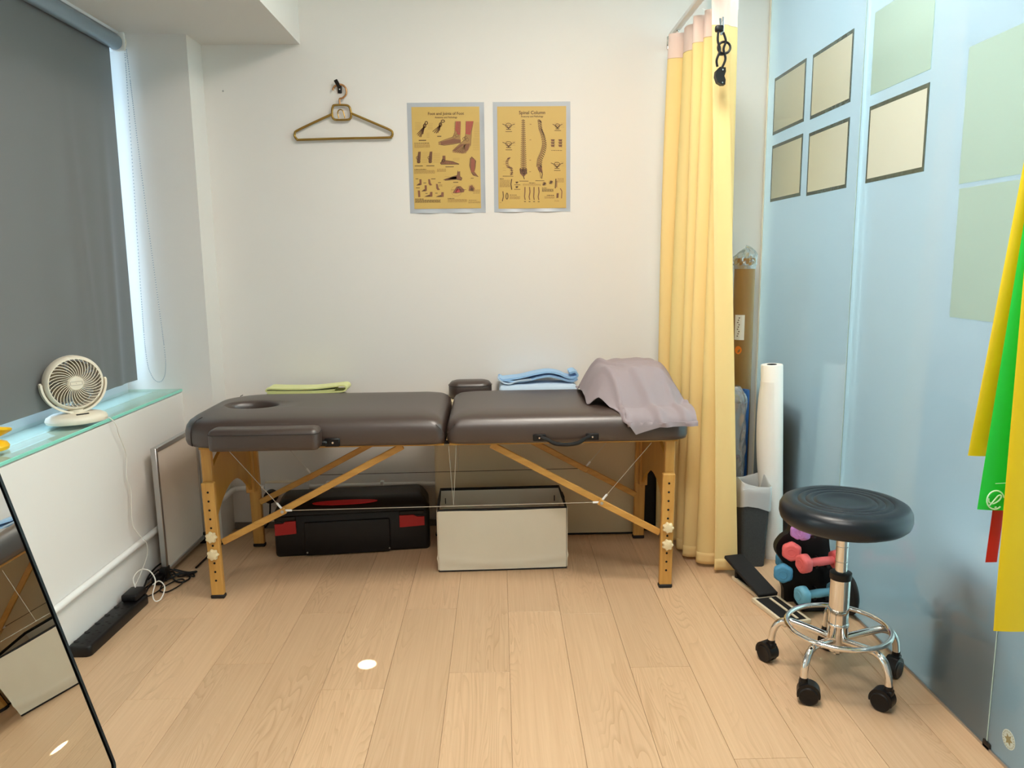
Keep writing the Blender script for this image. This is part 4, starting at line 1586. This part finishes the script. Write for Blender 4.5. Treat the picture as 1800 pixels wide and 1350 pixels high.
# ---------------------------------------------------------------- yellow spool
t = thing('plastic_spool', 'golden yellow plastic spool at the near end of the window shelf', 'spool', (-1.478, 2.222, .6882))
mt = Matrix.Rotation(R(-14), 3, 'X')
MB().lathe([(.030, 0), (.041, .004), (.044, .014), (.038, .024), (.022, .030), (.014, .036)], seg=36).build('lower_disc', 'yspool', t)
MB().lathe([(.013, .034), (.016, .042), (.032, .052), (.044, .060), (.045, .066), (.041, .069), (.01, .066)], seg=36, mtx=mt).build('upper_dish', 'yspool', t)
MB().lathe([(.003, 0), (.0025, .001)], (.022, -.022, .0285), 10).build('rivet', 'brown', t)

# ---------------------------------------------------------------- power strip, plugs and cables by the left wall
t = thing('power_strip', 'black six-way power strip on the floor along the left wall', 'power strip', (-1.331, 2.495, 0), R(-1.5))
f = lambda i: rrect(-.037 + i, .037 - i, -.20 + i, .20 - i, max(.018 - i, .003), 5)
slab(f, [(.003, 0), (0, .004), (0, .030), (.002, .034), (.006, .036)]).build('body', 'black', t)
for k in range(5):
    y = -.165 + .062 * k
    MB().lathe([(.0085, .035), (.0085, .038), (.006, .0395)], (-.024, y, 0), 14).build('switch_button', 'rubber', t)
    so2 = MB()
    so2.box((.012, y - .0035, .0355), (.021, y + .0035, .0366)).box((-.003, y - .014, .0355), (.006, y - .010, .0366)).box((-.003, y + .010, .0355), (.006, y + .014, .0366))
    stuff(so2.build('socket_slots', 'hole', t))
t = thing('plug_adapter', 'chunky black plug adapter in the far end of the power strip', 'plug', (-1.329, 2.655, .0362))
MB().box((-.026, -.040, 0), (.030, .042, .026), .007, 3).build('body', 'black', t)
MB().box((-.012, .040, .006), (.014, .048, .020), .002, 1).build('port', 'blackm', t)
t = tag(MB().tube(smooth_path([(-1.325, 2.668, .069), (-1.335, 2.68, .10), (-1.318, 2.70, .122), (-1.285, 2.70, .118), (-1.262, 2.69, .085), (-1.262, 2.66, .045), (-1.245, 2.64, .028), (-1.232, 2.66, .030), (-1.235, 2.70, .055), (-1.262, 2.72, .07), (-1.285, 2.715, .058)], 8), .0022, 7).build('charging_cable', 'cable'), 'white charging cable looped over the far end of the power strip', 'cable')
t = thing('cable_bundle', 'tangle of black cables at the foot of the whiteboard', 'cable', (-1.30, 2.85, 0))
lo = Vector(t.location)
for i, pts in enumerate([
    [(-1.312, 2.69, .03), (-1.33, 2.75, .012), (-1.345, 2.82, .010), (-1.33, 2.90, .02), (-1.30, 2.92, .022), (-1.27, 2.90, .012), (-1.24, 2.93, .006), (-1.222, 2.96, .006), (-1.255, 2.95, .008), (-1.30, 2.93, .03)],
    [(-1.305, 2.69, .02), (-1.30, 2.76, .006), (-1.29, 2.82, .006), (-1.265, 2.88, .006), (-1.24, 2.88, .006), (-1.235, 2.83, .006), (-1.258, 2.77, .006), (-1.29, 2.78, .006), (-1.305, 2.84, .01), (-1.31, 2.90, .03)],
    [(-1.35, 2.78, .02), (-1.36, 2.86, .04), (-1.35, 2.94, .05), (-1.32, 2.92, .035), (-1.27, 2.87, .007), (-1.235, 2.86, .006), (-1.225, 2.90, .006), (-1.26, 2.93, .01), (-1.33, 2.90, .045), (-1.355, 2.83, .03)],
    [(-1.36, 2.80, .006), (-1.34, 2.88, .006), (-1.30, 2.87, .012), (-1.26, 2.91, .018), (-1.215, 2.91, .006), (-1.24, 2.945, .006), (-1.30, 2.90, .02)],
]):
    MB().tube([p - lo for p in smooth_path(pts, 8)], .0034 if i != 1 else .0026, 7).build('cord', 'black', t)
MB().box((-.05, -.01, .0), (-.012, .05, .032), .006, 2).build('adapter_block', 'black', t)

# ---------------------------------------------------------------- whiteboard leaning on the left wall
t = tag(empty('whiteboard'), 'aluminium-framed whiteboard standing on the floor against the left wall', 'whiteboard')
t.location = (-1.318, 3.105, .0)
t.rotation_euler = (0, R(-.6), 0)
bw, bz0, bz1 = .205, .022, .525
MB().box((-.010, -bw + .012, bz0 + .012), (.0015, bw - .012, bz1 - .012)).build('board', 'wboard', t, False)
for nm, a, b in (('frame_side', (-.014, -bw, bz0), (.0075, -bw + .018, bz1)), ('frame_side', (-.014, bw - .018, bz0), (.0075, bw, bz1)), ('frame_top', (-.014, -bw + .018, bz1 - .018), (.0075, bw - .018, bz1)), ('frame_bottom', (-.014, -bw + .018, bz0), (.0075, bw - .018, bz0 + .018))):
    MB().box(a, b, .002, 1).build(nm, 'alu', t)
for sy in (-1, 1):
    MB().box((-.017, sy * bw - .022, .0), (.011, sy * bw + .022, .052), .004, 2).build('corner_foot', 'black', t)
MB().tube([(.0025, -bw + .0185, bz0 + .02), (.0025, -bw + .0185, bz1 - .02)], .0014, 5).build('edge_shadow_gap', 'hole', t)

# ---------------------------------------------------------------- standing mirror
t = tag(empty('floor_mirror'), 'tall frameless-looking mirror with thin black rim leaning by the left wall', 'mirror')
t.location = (-.936, 1.452, .0)
t.rotation_euler = (0, R(-15), 0)
HW = .268
f = lambda i: [(y, z) for y, z in rrect(-HW + i, HW - i, .012 + i, 1.5 - i, max(.028 - i, .004), 8)]
MB().rings([[(0.0, y, z) for y, z in f(.006)], [(-.004, y, z) for y, z in f(.006)]]).build('glass', 'mirror', t, False)
fo = MB()
o1, i1 = f(0), f(.007)
n = len(o1)
for a, b in zip((0, 1), (0, 1)):
    pass
fo.rings([[(.003, y, z) for y, z in i1], [(.006, y, z) for y, z in f(.002)], [(.004, y, z) for y, z in o1], [(-.016, y, z) for y, z in o1], [(-.016, y, z) for y, z in i1]], False, False)
fo.build('frame', 'black', t)
MB().rings([[(-.006, y, z) for y, z in f(.006)], [(-.012, y, z) for y, z in f(.006)]]).build('back_board', 'blackm', t, False)
leg = MB()
leg.tube([(-.02, -.18, 1.05), (-.16, -.18, .55), (-.285, -.18, .085), (-.285, .18, .085), (-.16, .18, .55), (-.02, .18, 1.05)], .008, 8)
leg.build('rear_stand', 'black', t)
# ---------------------------------------------------------------- curtain and rail
P0, P1 = Vector((.735, 3.38)), Vector((.842, 2.865))
PD = (P1 - P0).normalized()
PN = Vector((PD.y, -PD.x))          # sideways
PN = PN if PN.x > 0 else -PN
CL = (P1 - P0).length
NPL = 5.5


def cur(u, z, seed=0):
    """plan position of the cloth at running parameter u and height z"""
    t = max(0, min(1, (z - .015) / 2.1))
    if u < .86:
        w = u / .86
        amp = .056 - .022 * t ** 2 + .014 * math.sin(11 * w + 1.5 * t)
        ph = 2 * math.pi * NPL * (w + .035 * math.sin(9 * w)) + .5 * math.sin(2.2 * t + 4 * w)
        s = math.sin(ph)
        s = math.copysign(abs(s) ** .6, s)
        p = P0 + PD * (CL * w + .012 * math.cos(ph) * (1 - .5 * t)) + PN * (amp * s + .012 * math.sin(3.1 * t + 9 * w) * (1 - t))
        return p
    w = (u - .86) / .14
    e = cur(.8599, z)
    # flat leading edge, turned to face the room
    g = Vector((.80 - .075 * t + (.105 - .02 * t) * w + .012 * (1 - t) * w, 2.838 + .03 * w + .010 * math.sin(math.pi * w * 1.5)))
    k = min(1, w * 3)
    k = k * k * (3 - 2 * k)
    return e.lerp(g, k)


def cfn(z0, z1):
    def fn(u, v):
        z = z0 + (z1 - z0) * v
        p = cur(u, z)
        return (p.x, p.y, z)
    return fn


ZT = 2.022
t = tag(empty('curtain'), 'pale yellow pleated curtain bunched beside the massage table', 'curtain')
MB().grid(cfn(.062, ZT), 330, 44).build('drape', 'curtain', t, angle=180)
MB().grid(cfn(.016, .062), 330, 3, .002).build('hem', 'curtain', t, angle=180)
MB().grid(cfn(ZT, 2.118), 330, 6).build('heading_tape', 'tape', t, angle=180)
stch = MB()
stch.tube([(*cur(i / 330, ZT), ZT) for i in range(331)], .0012, 4)
stch.build('heading_seam', mat('seam_thread_pale', (214, 190, 150), .8), t)
hk = MB()
for i in range(7):
    u = .86 * (i + .25) / NPL / 1.0
    if u < .86:
        p = cur(u, 2.10)
        hk.tube([(p.x, p.y, 2.085), (p.x, p.y, 2.125), ((p.x + .742) / 2, p.y, 2.140)], .0016, 5)
hk.build('curtain_hook', 'white', t)
t = tag(empty('curtain_rail'), 'white curtain rail fixed to the back wall by a steel bracket', 'curtain rail')
MB().box((.730, 1.0, 2.137), (.756, 3.44, 2.155), .004, 2).build('rail', 'white', t)
MB().box((.730, YB - .003, 2.098), (.748, YB, 2.152), .003, 1).build('wall_plate', 'chrome', t)
for z in (2.108, 2.142):
    MB().lathe([(.0035, 0), (.003, .002)], (.739, YB - .003, z), 10, AX['-y']).build('screw', 'hole', t)
MB().bar((.740, YB - .004, 2.105), (.743, 3.40, 2.128), .016, .006, .002, (1, 0, 0)).bar((.743, 3.41, 2.125), (.743, 3.33, 2.142), .022, .010, .002, (1, 0, 0)).build('bracket_arm', 'chrome', t)
# rail bracket on the beam, at the top of the picture
t = tag(MB().box((XS, 3.30, 2.30), (XS + .014, 3.345, 2.325), .003, 1).box((XS + .014, 3.31, 2.295), (XS + .03, 3.335, 2.304), .002, 1).build('beam_bracket', 'alu'), 'little metal bracket on the beam face at the top edge', 'bracket')

# black clip, looped cord and claw pinned on the curtain edge
CX, CY = .772, 2.790
t = tag(empty('hanging_clips'), 'black looped cord with clips hanging on the front edge of the curtain', 'clip')
t.location = (CX, CY, 1.9)
MB().bar((-.006, 0, .125), (.000, .0, .07), .008, .004, .001).bar((.004, .002, .130), (.006, .002, .075), .006, .004, .001).build('metal_prong', 'chrome', t)
MB().box((-.022, -.010, .080), (.006, .012, .102), .006, 2).build('top_clip', 'black', t)
MB().tube([(.009 + .021 * math.cos(2 * math.pi * k / 20), -.006, .028 + .019 * math.sin(2 * math.pi * k / 20)) for k in range(20)], .0042, 8, True).build('cord_loop', 'black', t)
MB().tube(smooth_path([(-.012, -.004, .082), (-.014, -.008, .05), (-.006, -.010, .02), (-.016, -.008, -.012), (-.012, -.006, -.034)], 6), .0042, 7).build('cord', 'black', t)
MB().tube(smooth_path([(.006, -.002, .078), (.014, -.006, .05), (.006, -.010, .022), (.014, -.008, -.008), (.004, -.006, -.036)], 6), .0042, 7).build('cord', 'black', t)
MB().tube([(-.008, -.010, .004), (.006, -.010, .004)], .003, 6).build('cord_bar', 'black', t)
cl = MB().prism([(.014, -.038), (-.006, -.036), (-.018, -.048), (-.020, -.066), (-.012, -.086), (.002, -.094), (.014, -.094), (.015, -.078), (.010, -.066), (.015, -.052)], -.016, .010, 'y').build('claw', 'black', t, angle=30)
for z in (-.046, -.088):
    MB().lathe([(.003, 0), (.0025, .002)], (.004, -.016, z), 10, AX['-y']).build('rivet', 'chrome', cl)

# ---------------------------------------------------------------- the corner behind the curtain
t = thing('cardboard_tube', 'tall brown cardboard tube with plastic wrapped over its top in the corner', 'tube', (1.083, 3.43, 0))
MB().lathe([(.043, 0), (.0445, .004), (.0445, 1.212), (.043, 1.216), (.038, 1.216)], seg=36).build('tube', 'kraft', t)


def crump(u, v):
    a = 2 * math.pi * u
    rr = (.047 - .004 * v) if v < .6 else .047 * (1 - ((v - .6) / .4) ** 2 * .9)
    rr += (.005 * math.sin(7 * a + 9 * v) + .004 * math.sin(13 * a - 15 * v)) * (v > .2)
    z = 1.17 + .09 * v + .012 * math.sin(5 * a + 4 * v) * v * (1 - .6 * v) + .010 * math.cos(a) * v
    return (rr * math.cos(a), rr * math.sin(a), z)


MB().grid(crump, 44, 14).build('plastic_wrap', 'film', t)
lb = MB()


def lab(a0, a1, z0, z1, r=.0452):
    return MB().grid(lambda u, v: (r * math.cos(a0 + (a1 - a0) * u), r * math.sin(a0 + (a1 - a0) * u), z0 + (z1 - z0) * v), 8, 2)


l1 = lab(R(205), R(262), .86, .97).build('label', 'label', t)
tx = MB()
for k in range(9):
    z = .875 + .010 * k
    a = R(226 + (k % 3) * 4)
    tx.box((.0456 * math.cos(a) - .004, .0456 * math.sin(a) - .0006, z), (.0456 * math.cos(a) + .003 + .002 * (k % 2), .0456 * math.sin(a) + .0002, z + .004))
tx.build('print', 'ink', l1, False)
m_ = MB()
pts = [(.0455 * math.cos(R(232) + .34 * math.cos(2 * math.pi * k / 20)), .0455 * math.sin(R(232) + .34 * math.cos(2 * math.pi * k / 20)), .815 + .018 * math.sin(2 * math.pi * k / 20)) for k in range(20)]
m_.add(pts, [tuple(range(20))]).build('round_sticker', 'orange', t, False)

t = tag(MB().lathe([(.030, 0), (.0315, .003), (.0315, .655), (.030, .658), (.012, .658), (.012, .60)], (1.040, 3.27, 0), 28).build('foam_roller', 'navy'), 'slim blue foam roller standing upright behind the white roll', 'roller')
t = thing('paper_roll', 'tall white tissue roll standing upright against the frosted glass', 'roll', (1.112, 3.03, 0))
t.rotation_euler = (0, R(-2.4), 0)
MB().lathe([(.041, 0), (.0425, .004), (.0425, .797), (.041, .800), (.019, .800), (.019, .70)], seg=40).build('roll', 'pwhite', t)
MB().lathe([(.0192, .62), (.0192, .801), (.0175, .801), (.0175, .62)], seg=24, cap=False).build('core', 'hole', t)


def flap(u, v):
    z = .015 + .72 * v
    out = .016 * math.sin(math.pi * min(1, max(0, (v - .35) / .62))) ** .7 if v > .35 else 0
    a = R(262) - R(95) * u
    r = .0435 + out * u ** 1.5
    return (r * math.cos(a), r * math.sin(a), z)


MB().grid(flap, 12, 40, .0008).build('loose_sheet', 'pwhite', t)

t = thing('plastic_wrapped_bundle', 'dark bundle in clear plastic standing behind the bin', 'bundle', (.966, 3.125, 0))
f = lambda i: rrect(-.05 + i, .03 - i, -.04 + i, .04 - i, max(.025 - i, .005), 5)
slab(f, [(.006, 0), (0, .01), (0, .60), (.006, .63), (.02, .64)]).build('bundle', mat('slate_cloth', (58, 66, 72), .8, noise=.2), t)


def wrap(u, v):
    a = 2 * math.pi * u
    c, s = math.cos(a), math.sin(a)
    r = 1 + .06 * math.sin(6 * a + 11 * v) + .05 * math.sin(11 * a - 17 * v)
    top = 1 if v < .9 else 1 - (v - .9) * 5
    return (-.010 + .050 * r * top * math.copysign(abs(c) ** .6, c), .050 * r * top * math.copysign(abs(s) ** .6, s), .30 + .40 * v)


MB().grid(wrap, 40, 24).build('clear_wrap', 'film', t)

t = thing('waste_bin', 'charcoal felt bin with a white plastic liner beside the curtain', 'bin', (.998, 2.985, 0))
f = lambda i: [(x, y) for x, y in rrect(-.058 + i, .058 - i, -.075 + i, .075 - i, .012, 5)]
slab(f, [(.014, 0), (.012, .003), (.0, .305), (.004, .307), (.017, .012)]).build('body', 'felt', t, angle=30)
ol = rrect(-.061, .061, -.078, .078, .014, 8)
nl = len(ol)


def liner(u, v):
    k = u * nl
    i = int(k) % nl
    a, b = ol[i], ol[(i + 1) % nl]
    x, y = a[0] + (b[0] - a[0]) * (k - int(k)), a[1] + (b[1] - a[1]) * (k - int(k))
    an = math.atan2(y, x)
    if v < .5:
        q = v / .5
        z = .245 + .012 * math.sin(3 * an + 1) + .08 * q
        r = 1.02 + .03 * math.sin(9 * an) * (1 - q)
    else:
        q = (v - .5) / .5
        z = .325 + .035 * math.sin(math.pi * q) * (1 + .5 * math.sin(2 * an + .8)) - .10 * q * q
        r = 1.0 - .16 * q + .02 * math.sin(7 * an + 5 * q)
    return (x * r, y * r, z)


MB().grid(liner, 84, 16).build('liner', 'liner', t)

# ---------------------------------------------------------------- dumbbell stand
t = thing('dumbbell_stand', 'black upright dumbbell stand beside the frosted glass', 'stand', (1.08, 2.615, 0))
out = [(-.075, 0), (-.078, .05), (-.098, .10), (-.070, .125), (-.085, .15), (-.108, .185), (-.110, .215), (-.090, .245), (-.066, .262), (-.060, .30), (-.050, .345), (.03, .355), (.06, .33), (.072, .27), (.078, .21), (.092, .15), (.108, .125), (.116, .085), (.112, .04), (.098, 0)]
out = [(p.x, p.y) for p in smooth_path([(a, b, 0) for a, b in out], 3)]
MB().prism(out, -.014, .016, 'y').build('upright', 'black', t, angle=30)
MB().box((-.045, -.10, 0), (.105, .10, .016), .008, 2).build('foot_plate', 'black', t)
MB().lathe([(.060, 0), (.068, .004), (.070, .012), (.066, .018)], (.098, -.115, .071), 36, AX['x']).build('side_disc', 'blackm', t)
DB = [  # head centre x, y, z, material, front?, label
    (1.012, 2.49, .298, 'purple', 1, 'small purple dumbbell at the front top of the stand'),
    (1.024, 2.49, .189, 'coral', 1, 'coral pink dumbbell with visible grip at the front of the stand'),
    (1.024, 2.49, .074, 'aqua', 1, 'pale aqua dumbbell lowest at the front of the stand'),
    (1.026, 2.56, .274, 'purple', 0, 'purple dumbbell seen end-on behind the other purple one'),
    (1.008, 2.56, .205, 'coral', 0, 'coral dumbbell seen end-on at the left edge of the stand'),
    (.982, 2.56, .126, 'steelb', 0, 'mid blue dumbbell seen end-on beside the waste bin'),
]
for (x, y, z, mk, fr_, lab_) in DB:
    if not fr_:
        continue
    for dx in (.045, .085):
        MB().tube([(x + dx - 1.08, -.012, z - .019), (x + dx - 1.08, y - 2.615 + .02, z - .0205), (x + dx - 1.08, y - 2.615 - .002, z - .013)], .0055, 8).build('cradle_peg', 'black', t)
for (x, y, z, mk, fr_, lab_) in DB:
    s_ = .82 if mk == 'purple' else 1.06
    rz = R(14) if fr_ else R(68)
    off = .066
    d = thing('dumbbell', lab_, 'dumbbell', (x + off * math.cos(rz), y + off * math.sin(rz), z), rz, 'neoprene dumbbells on the black stand')
    L = .054 * (.95 if mk == 'purple' else 1)
    hx = [(math.cos(2 * math.pi * k / 24), math.sin(2 * math.pi * k / 24)) for k in range(24)]

    def head(x0, x1):
        rs = []
        for q, sc in ((0, .78), (.12, .93), (.28, 1), (.72, 1), (.88, .93), (1, .78)):
            xx = x0 + (x1 - x0) * q
            rs.append([Vector((xx, a * .031 * s_ * sc * (1 - .05 * math.cos(6 * math.atan2(b, a))), b * .031 * s_ * sc * (1 - .05 * math.cos(6 * math.atan2(b, a))))) for a, b in hx])
        return MB().rings(rs)
    MB().lathe([(.0125 * s_, -L), (.0135 * s_, -L * .5), (.0145 * s_, 0), (.0135 * s_, L * .5), (.0125 * s_, L)], seg=20, mtx=AX['x']).build('grip', mk, d)
    for sx in (-1, 1):
        h_ = head(sx * (L - .006), sx * (L + .026 * s_)).build('head', mk, d)
        rgm = MB()
        rgm.tube([(sx * (L + .0262 * s_), .013 * s_ * a, .013 * s_ * b) for a, b in hx[::2]], .0011, 5, True)
        rgm.build('embossed_ring', mk, h_)

# ---------------------------------------------------------------- calf stretch board
t = thing('slant_board', 'black slant board with cream wooden base frames on the floor by the curtain', 'exercise board', (.945, 2.60, 0), R(13))


def frame(x0, x1, y0, y1, par, nm):
    b_ = MB()
    b_.box((x0, y0, 0), (x1, y0 + .010, .016), .002, 1).box((x0, y1 - .010, 0), (x1, y1, .016), .002, 1).box((x0, y0 + .010, 0), (x0 + .010, y1 - .010, .016), .002, 1).box((x1 - .010, y0 + .010, 0), (x1, y1 - .010, .016), .002, 1)
    o = b_.build(nm, 'cream2', par, False)
    MB().box((x0 + .009, y0 + .009, 0), (x1 - .009, y1 - .009, .014)).build('grip_pad', 'blackm', o, False)
    return o


fa = frame(-.052, .050, -.185, .020, t, 'base_frame')
MB().box((.006, -.165, .0138), (.015, .0, .0165)).build('cream_strip', 'cream2', fa, False)
fb = frame(-.02, .045, .035, .215, t, 'base_frame')
mt = Matrix.Translation((-.0, .03, .020)) @ Matrix.Rotation(R(12), 4, 'X')
MB().box((-.03, -.02, 0), (.048, .235, .014), .003, 1, mt).build('tilting_plate', 'blackm', t, False)
MB().box((-.018, .185, .012), (.04, .20, .062), .003, 1).build('prop', 'blackm', t, False)

# ---------------------------------------------------------------- rolling stool
t = thing('rolling_stool', 'round black swivel stool with chrome five-legged base on black casters', 'stool', (.968, 2.09, 0))
prof = [(.03, 0.4740), (.146, 0.4740), (.163, 0.4770), (.172, 0.4860), (.176, 0.5000), (.175, 0.5180), (.168, 0.5310), (.155, 0.5380), (.140, 0.5405)]
for r0 in (.130, .109, .088):
    prof += [(r0, 0.5400), (r0 - .004, 0.5365), (r0 - .008, 0.5400), (r0 - .015, 0.5405)]
prof += [(.064, 0.5400), (.056, 0.5370), (.03, 0.5360), (.001, 0.5360)]
sc_ = MB().lathe(prof, seg=72, cap=False).build('seat', 'seat', t, angle=60)
MB().lathe([(.001, .462), (.12, .463), (.145, .469), (.15, .476)], seg=40, cap=False).build('seat_base', 'black', t)
MB().lathe([(.0165, .30), (.0165, .466)], seg=28).build('gas_piston', 'chrome', t)
MB().lathe([(.0172, .405), (.0172, .407)], seg=28).lathe([(.0172, .36), (.0172, .362)], seg=28).build('piston_ring', 'alu', t)
MB().lathe([(.029, .308), (.030, .311), (.030, .327), (.022, .330)], seg=28).build('collar', 'black', t)
MB().lathe([(.0275, .165), (.0275, .310)], seg=32).build('outer_tube', 'chrome', t)
MB().lathe([(.018, .085), (.026, .092), (.026, .098), (.030, .104), (.0285, .165), (.030, .168), (.030, .174), (.0275, .177)], seg=32).build('hub', 'chrome', t)
MB().lathe([(.010, .078), (.010, .088)], seg=6).build('hub_nut', 'chrome', t, False)
RG = .141
MB().tube([(RG * math.cos(2 * math.pi * k / 64), RG * math.sin(2 * math.pi * k / 64), .162) for k in range(64)], .0075, 12, True).build('foot_ring', 'chrome', t)
for k in range(5):
    a = R(4 + 72 * k)
    ca, sa = math.cos(a), math.sin(a)
    prof_ = smooth_path([(.022, 0, .126), (.06, 0, .134), (.11, 0, .143), (.138, 0, .145), (.163, 0, .134), (.179, 0, .106), (.184, 0, .070)], 6)
    lg = MB().tube([(p.x * ca, p.x * sa, p.z) for p in prof_], .0105, 14).build('leg', 'chrome', t)
    ang = a + R([35, 60, 150, -60, 20][k])
    tx_, ty_ = math.cos(ang), math.sin(ang)
    cx, cy = .184 * ca, .184 * sa
    c = empty('caster')
    c.parent = t
    c.location = (cx, cy, 0)
    c.rotation_euler = (0, 0, ang)
    ox = -.014
    MB().lathe([(.011, .058), (.012, .064), (.011, .074)], seg=16).build('stem', 'black', c)
    hood = [(ox + .031 * math.cos(R(q)), .031 + .031 * math.sin(R(q))) for q in range(-20, 201, 12)]
    hood += [(ox + .022 * math.cos(R(q)), .031 + .022 * math.sin(R(q))) for q in range(200, -21, -12)]
    MB().prism([(x, z) for x, z in hood], -.017, .017, 'y').box((-.013, -.012, .048), (.013, .012, .064), .004, 2).build('hood', 'black', c, angle=30)
    for sy in (-1, 1):
        MB().lathe([(.0235, 0), (.0265, .003), (.0265, .013), (.023, .016), (.009, .014)], (ox, .0035 * sy, .0265), 28, AX['y'] if sy > 0 else AX['-y']).build('wheel', 'black', c)

# ---------------------------------------------------------------- resistance bands hanging by the glass
t = tag(empty('band_hook'), 'hook on the glass from which the latex bands hang', 'hook')
t.location = (1.185, 1.63, 2.02)
MB().lathe([(.03, 0), (.028, .006), (.012, .014)], (XR - 1.185 - .0003, 0, 0), 24, Matrix.Rotation(R(-90), 3, 'Y')).build('suction_cup', 'white', t)
MB().tube(smooth_path([(.01, 0, 0), (-.01, .0, -.004), (-.02, -.05, -.010), (-.03, -.06, .010), (-.03, -.06, .03)], 6), .005, 10).build('hook_arm', 'chrome', t)


def band(lab_, mk, xb, yb, zb, wb, xt, yt, zt, wt, bulge, rot=0.0, cat='resistance band'):
    o = tag(empty('resistance_band'), lab_, cat, 'latex resistance bands hanging by the glass')
    base = Vector((xb, yb, zb))
    o.location = base
    topv = Vector((xt, yt, zt)) - base
    rs = []
    n = 26
    for i in range(n + 1):
        v = i / n
        c = topv * v
        w = (wb + (wt - wb) * v) * (1 if i > 0 else .985)
        th = bulge * (.25 + .75 * min(1, v * 3)) if i > 0 else bulge * .1
        ring = []
        for k in range(20):
            a = 2 * math.pi * k / 20
            xx = w / 2 * math.copysign(abs(math.cos(a)) ** .8, math.cos(a))
            yy = th / 2 * math.sin(a) - rot * (1 - (2 * xx / w) ** 2) * bulge
            ring.append(c + Vector((xx, yy, 0)))
        rs.append(ring)
    MB().rings(rs).build('strap', mk, o)
    return o


band('yellow latex band, the one hanging nearest the frosted sheets', 'ylw', 1.090, 1.690, .771, .068, 1.176, 1.655, 2.02, .02, .012, .6)
band('black latex band mostly hidden between yellow and green bands', 'blackm', 1.108, 1.668, .79, .030, 1.172, 1.648, 2.02, .02, .006)
g = band('green latex band with a pale printed emblem near its end', 'grn', 1.099, 1.622, .667, .110, 1.168, 1.628, 2.02, .035, .012, .8)
r_b = band('short red latex band showing below the green band', 'rdl', 1.1025, 1.646, .534, .027, 1.168, 1.641, 2.02, .02, .005)
band('long yellow latex band hanging lowest, in front of the green one', 'ylw', 1.132, 1.575, .405, .118, 1.132, 1.604, 2.02, .098, .014, .4)
# printed emblem on the green band
em = MB()
ex = -.0175


def E3(a, b):
    return (-.026 + a * .8, ex + .10 * abs(-.026 + a) * .8 - .0006, .026 + b * .8)


em.tube([E3(*p) for p in [(.022 * math.cos(2 * math.pi * k / 24) * (1 if k < 20 else .92), .026 * math.sin(2 * math.pi * k / 24)) for k in range(1, 22)]], .0016, 5)
em.tube([E3(p.x, p.y) for p in smooth_path([(-.014, -.016, 0), (-.004, -.002, 0), (.006, .012, 0), (.014, .012, 0), (.010, .0, 0), (-.004, -.010, 0), (-.016, -.006, 0), (-.018, .004, 0)], 5)], .0016, 5)
em.tube([E3(.000, -.022), E3(.004, -.020)], .0018, 5)
em.tube([E3(.03, .048), E3(-.004, .046)], .0006, 4)
em.build('printed_emblem', 'logo', g)
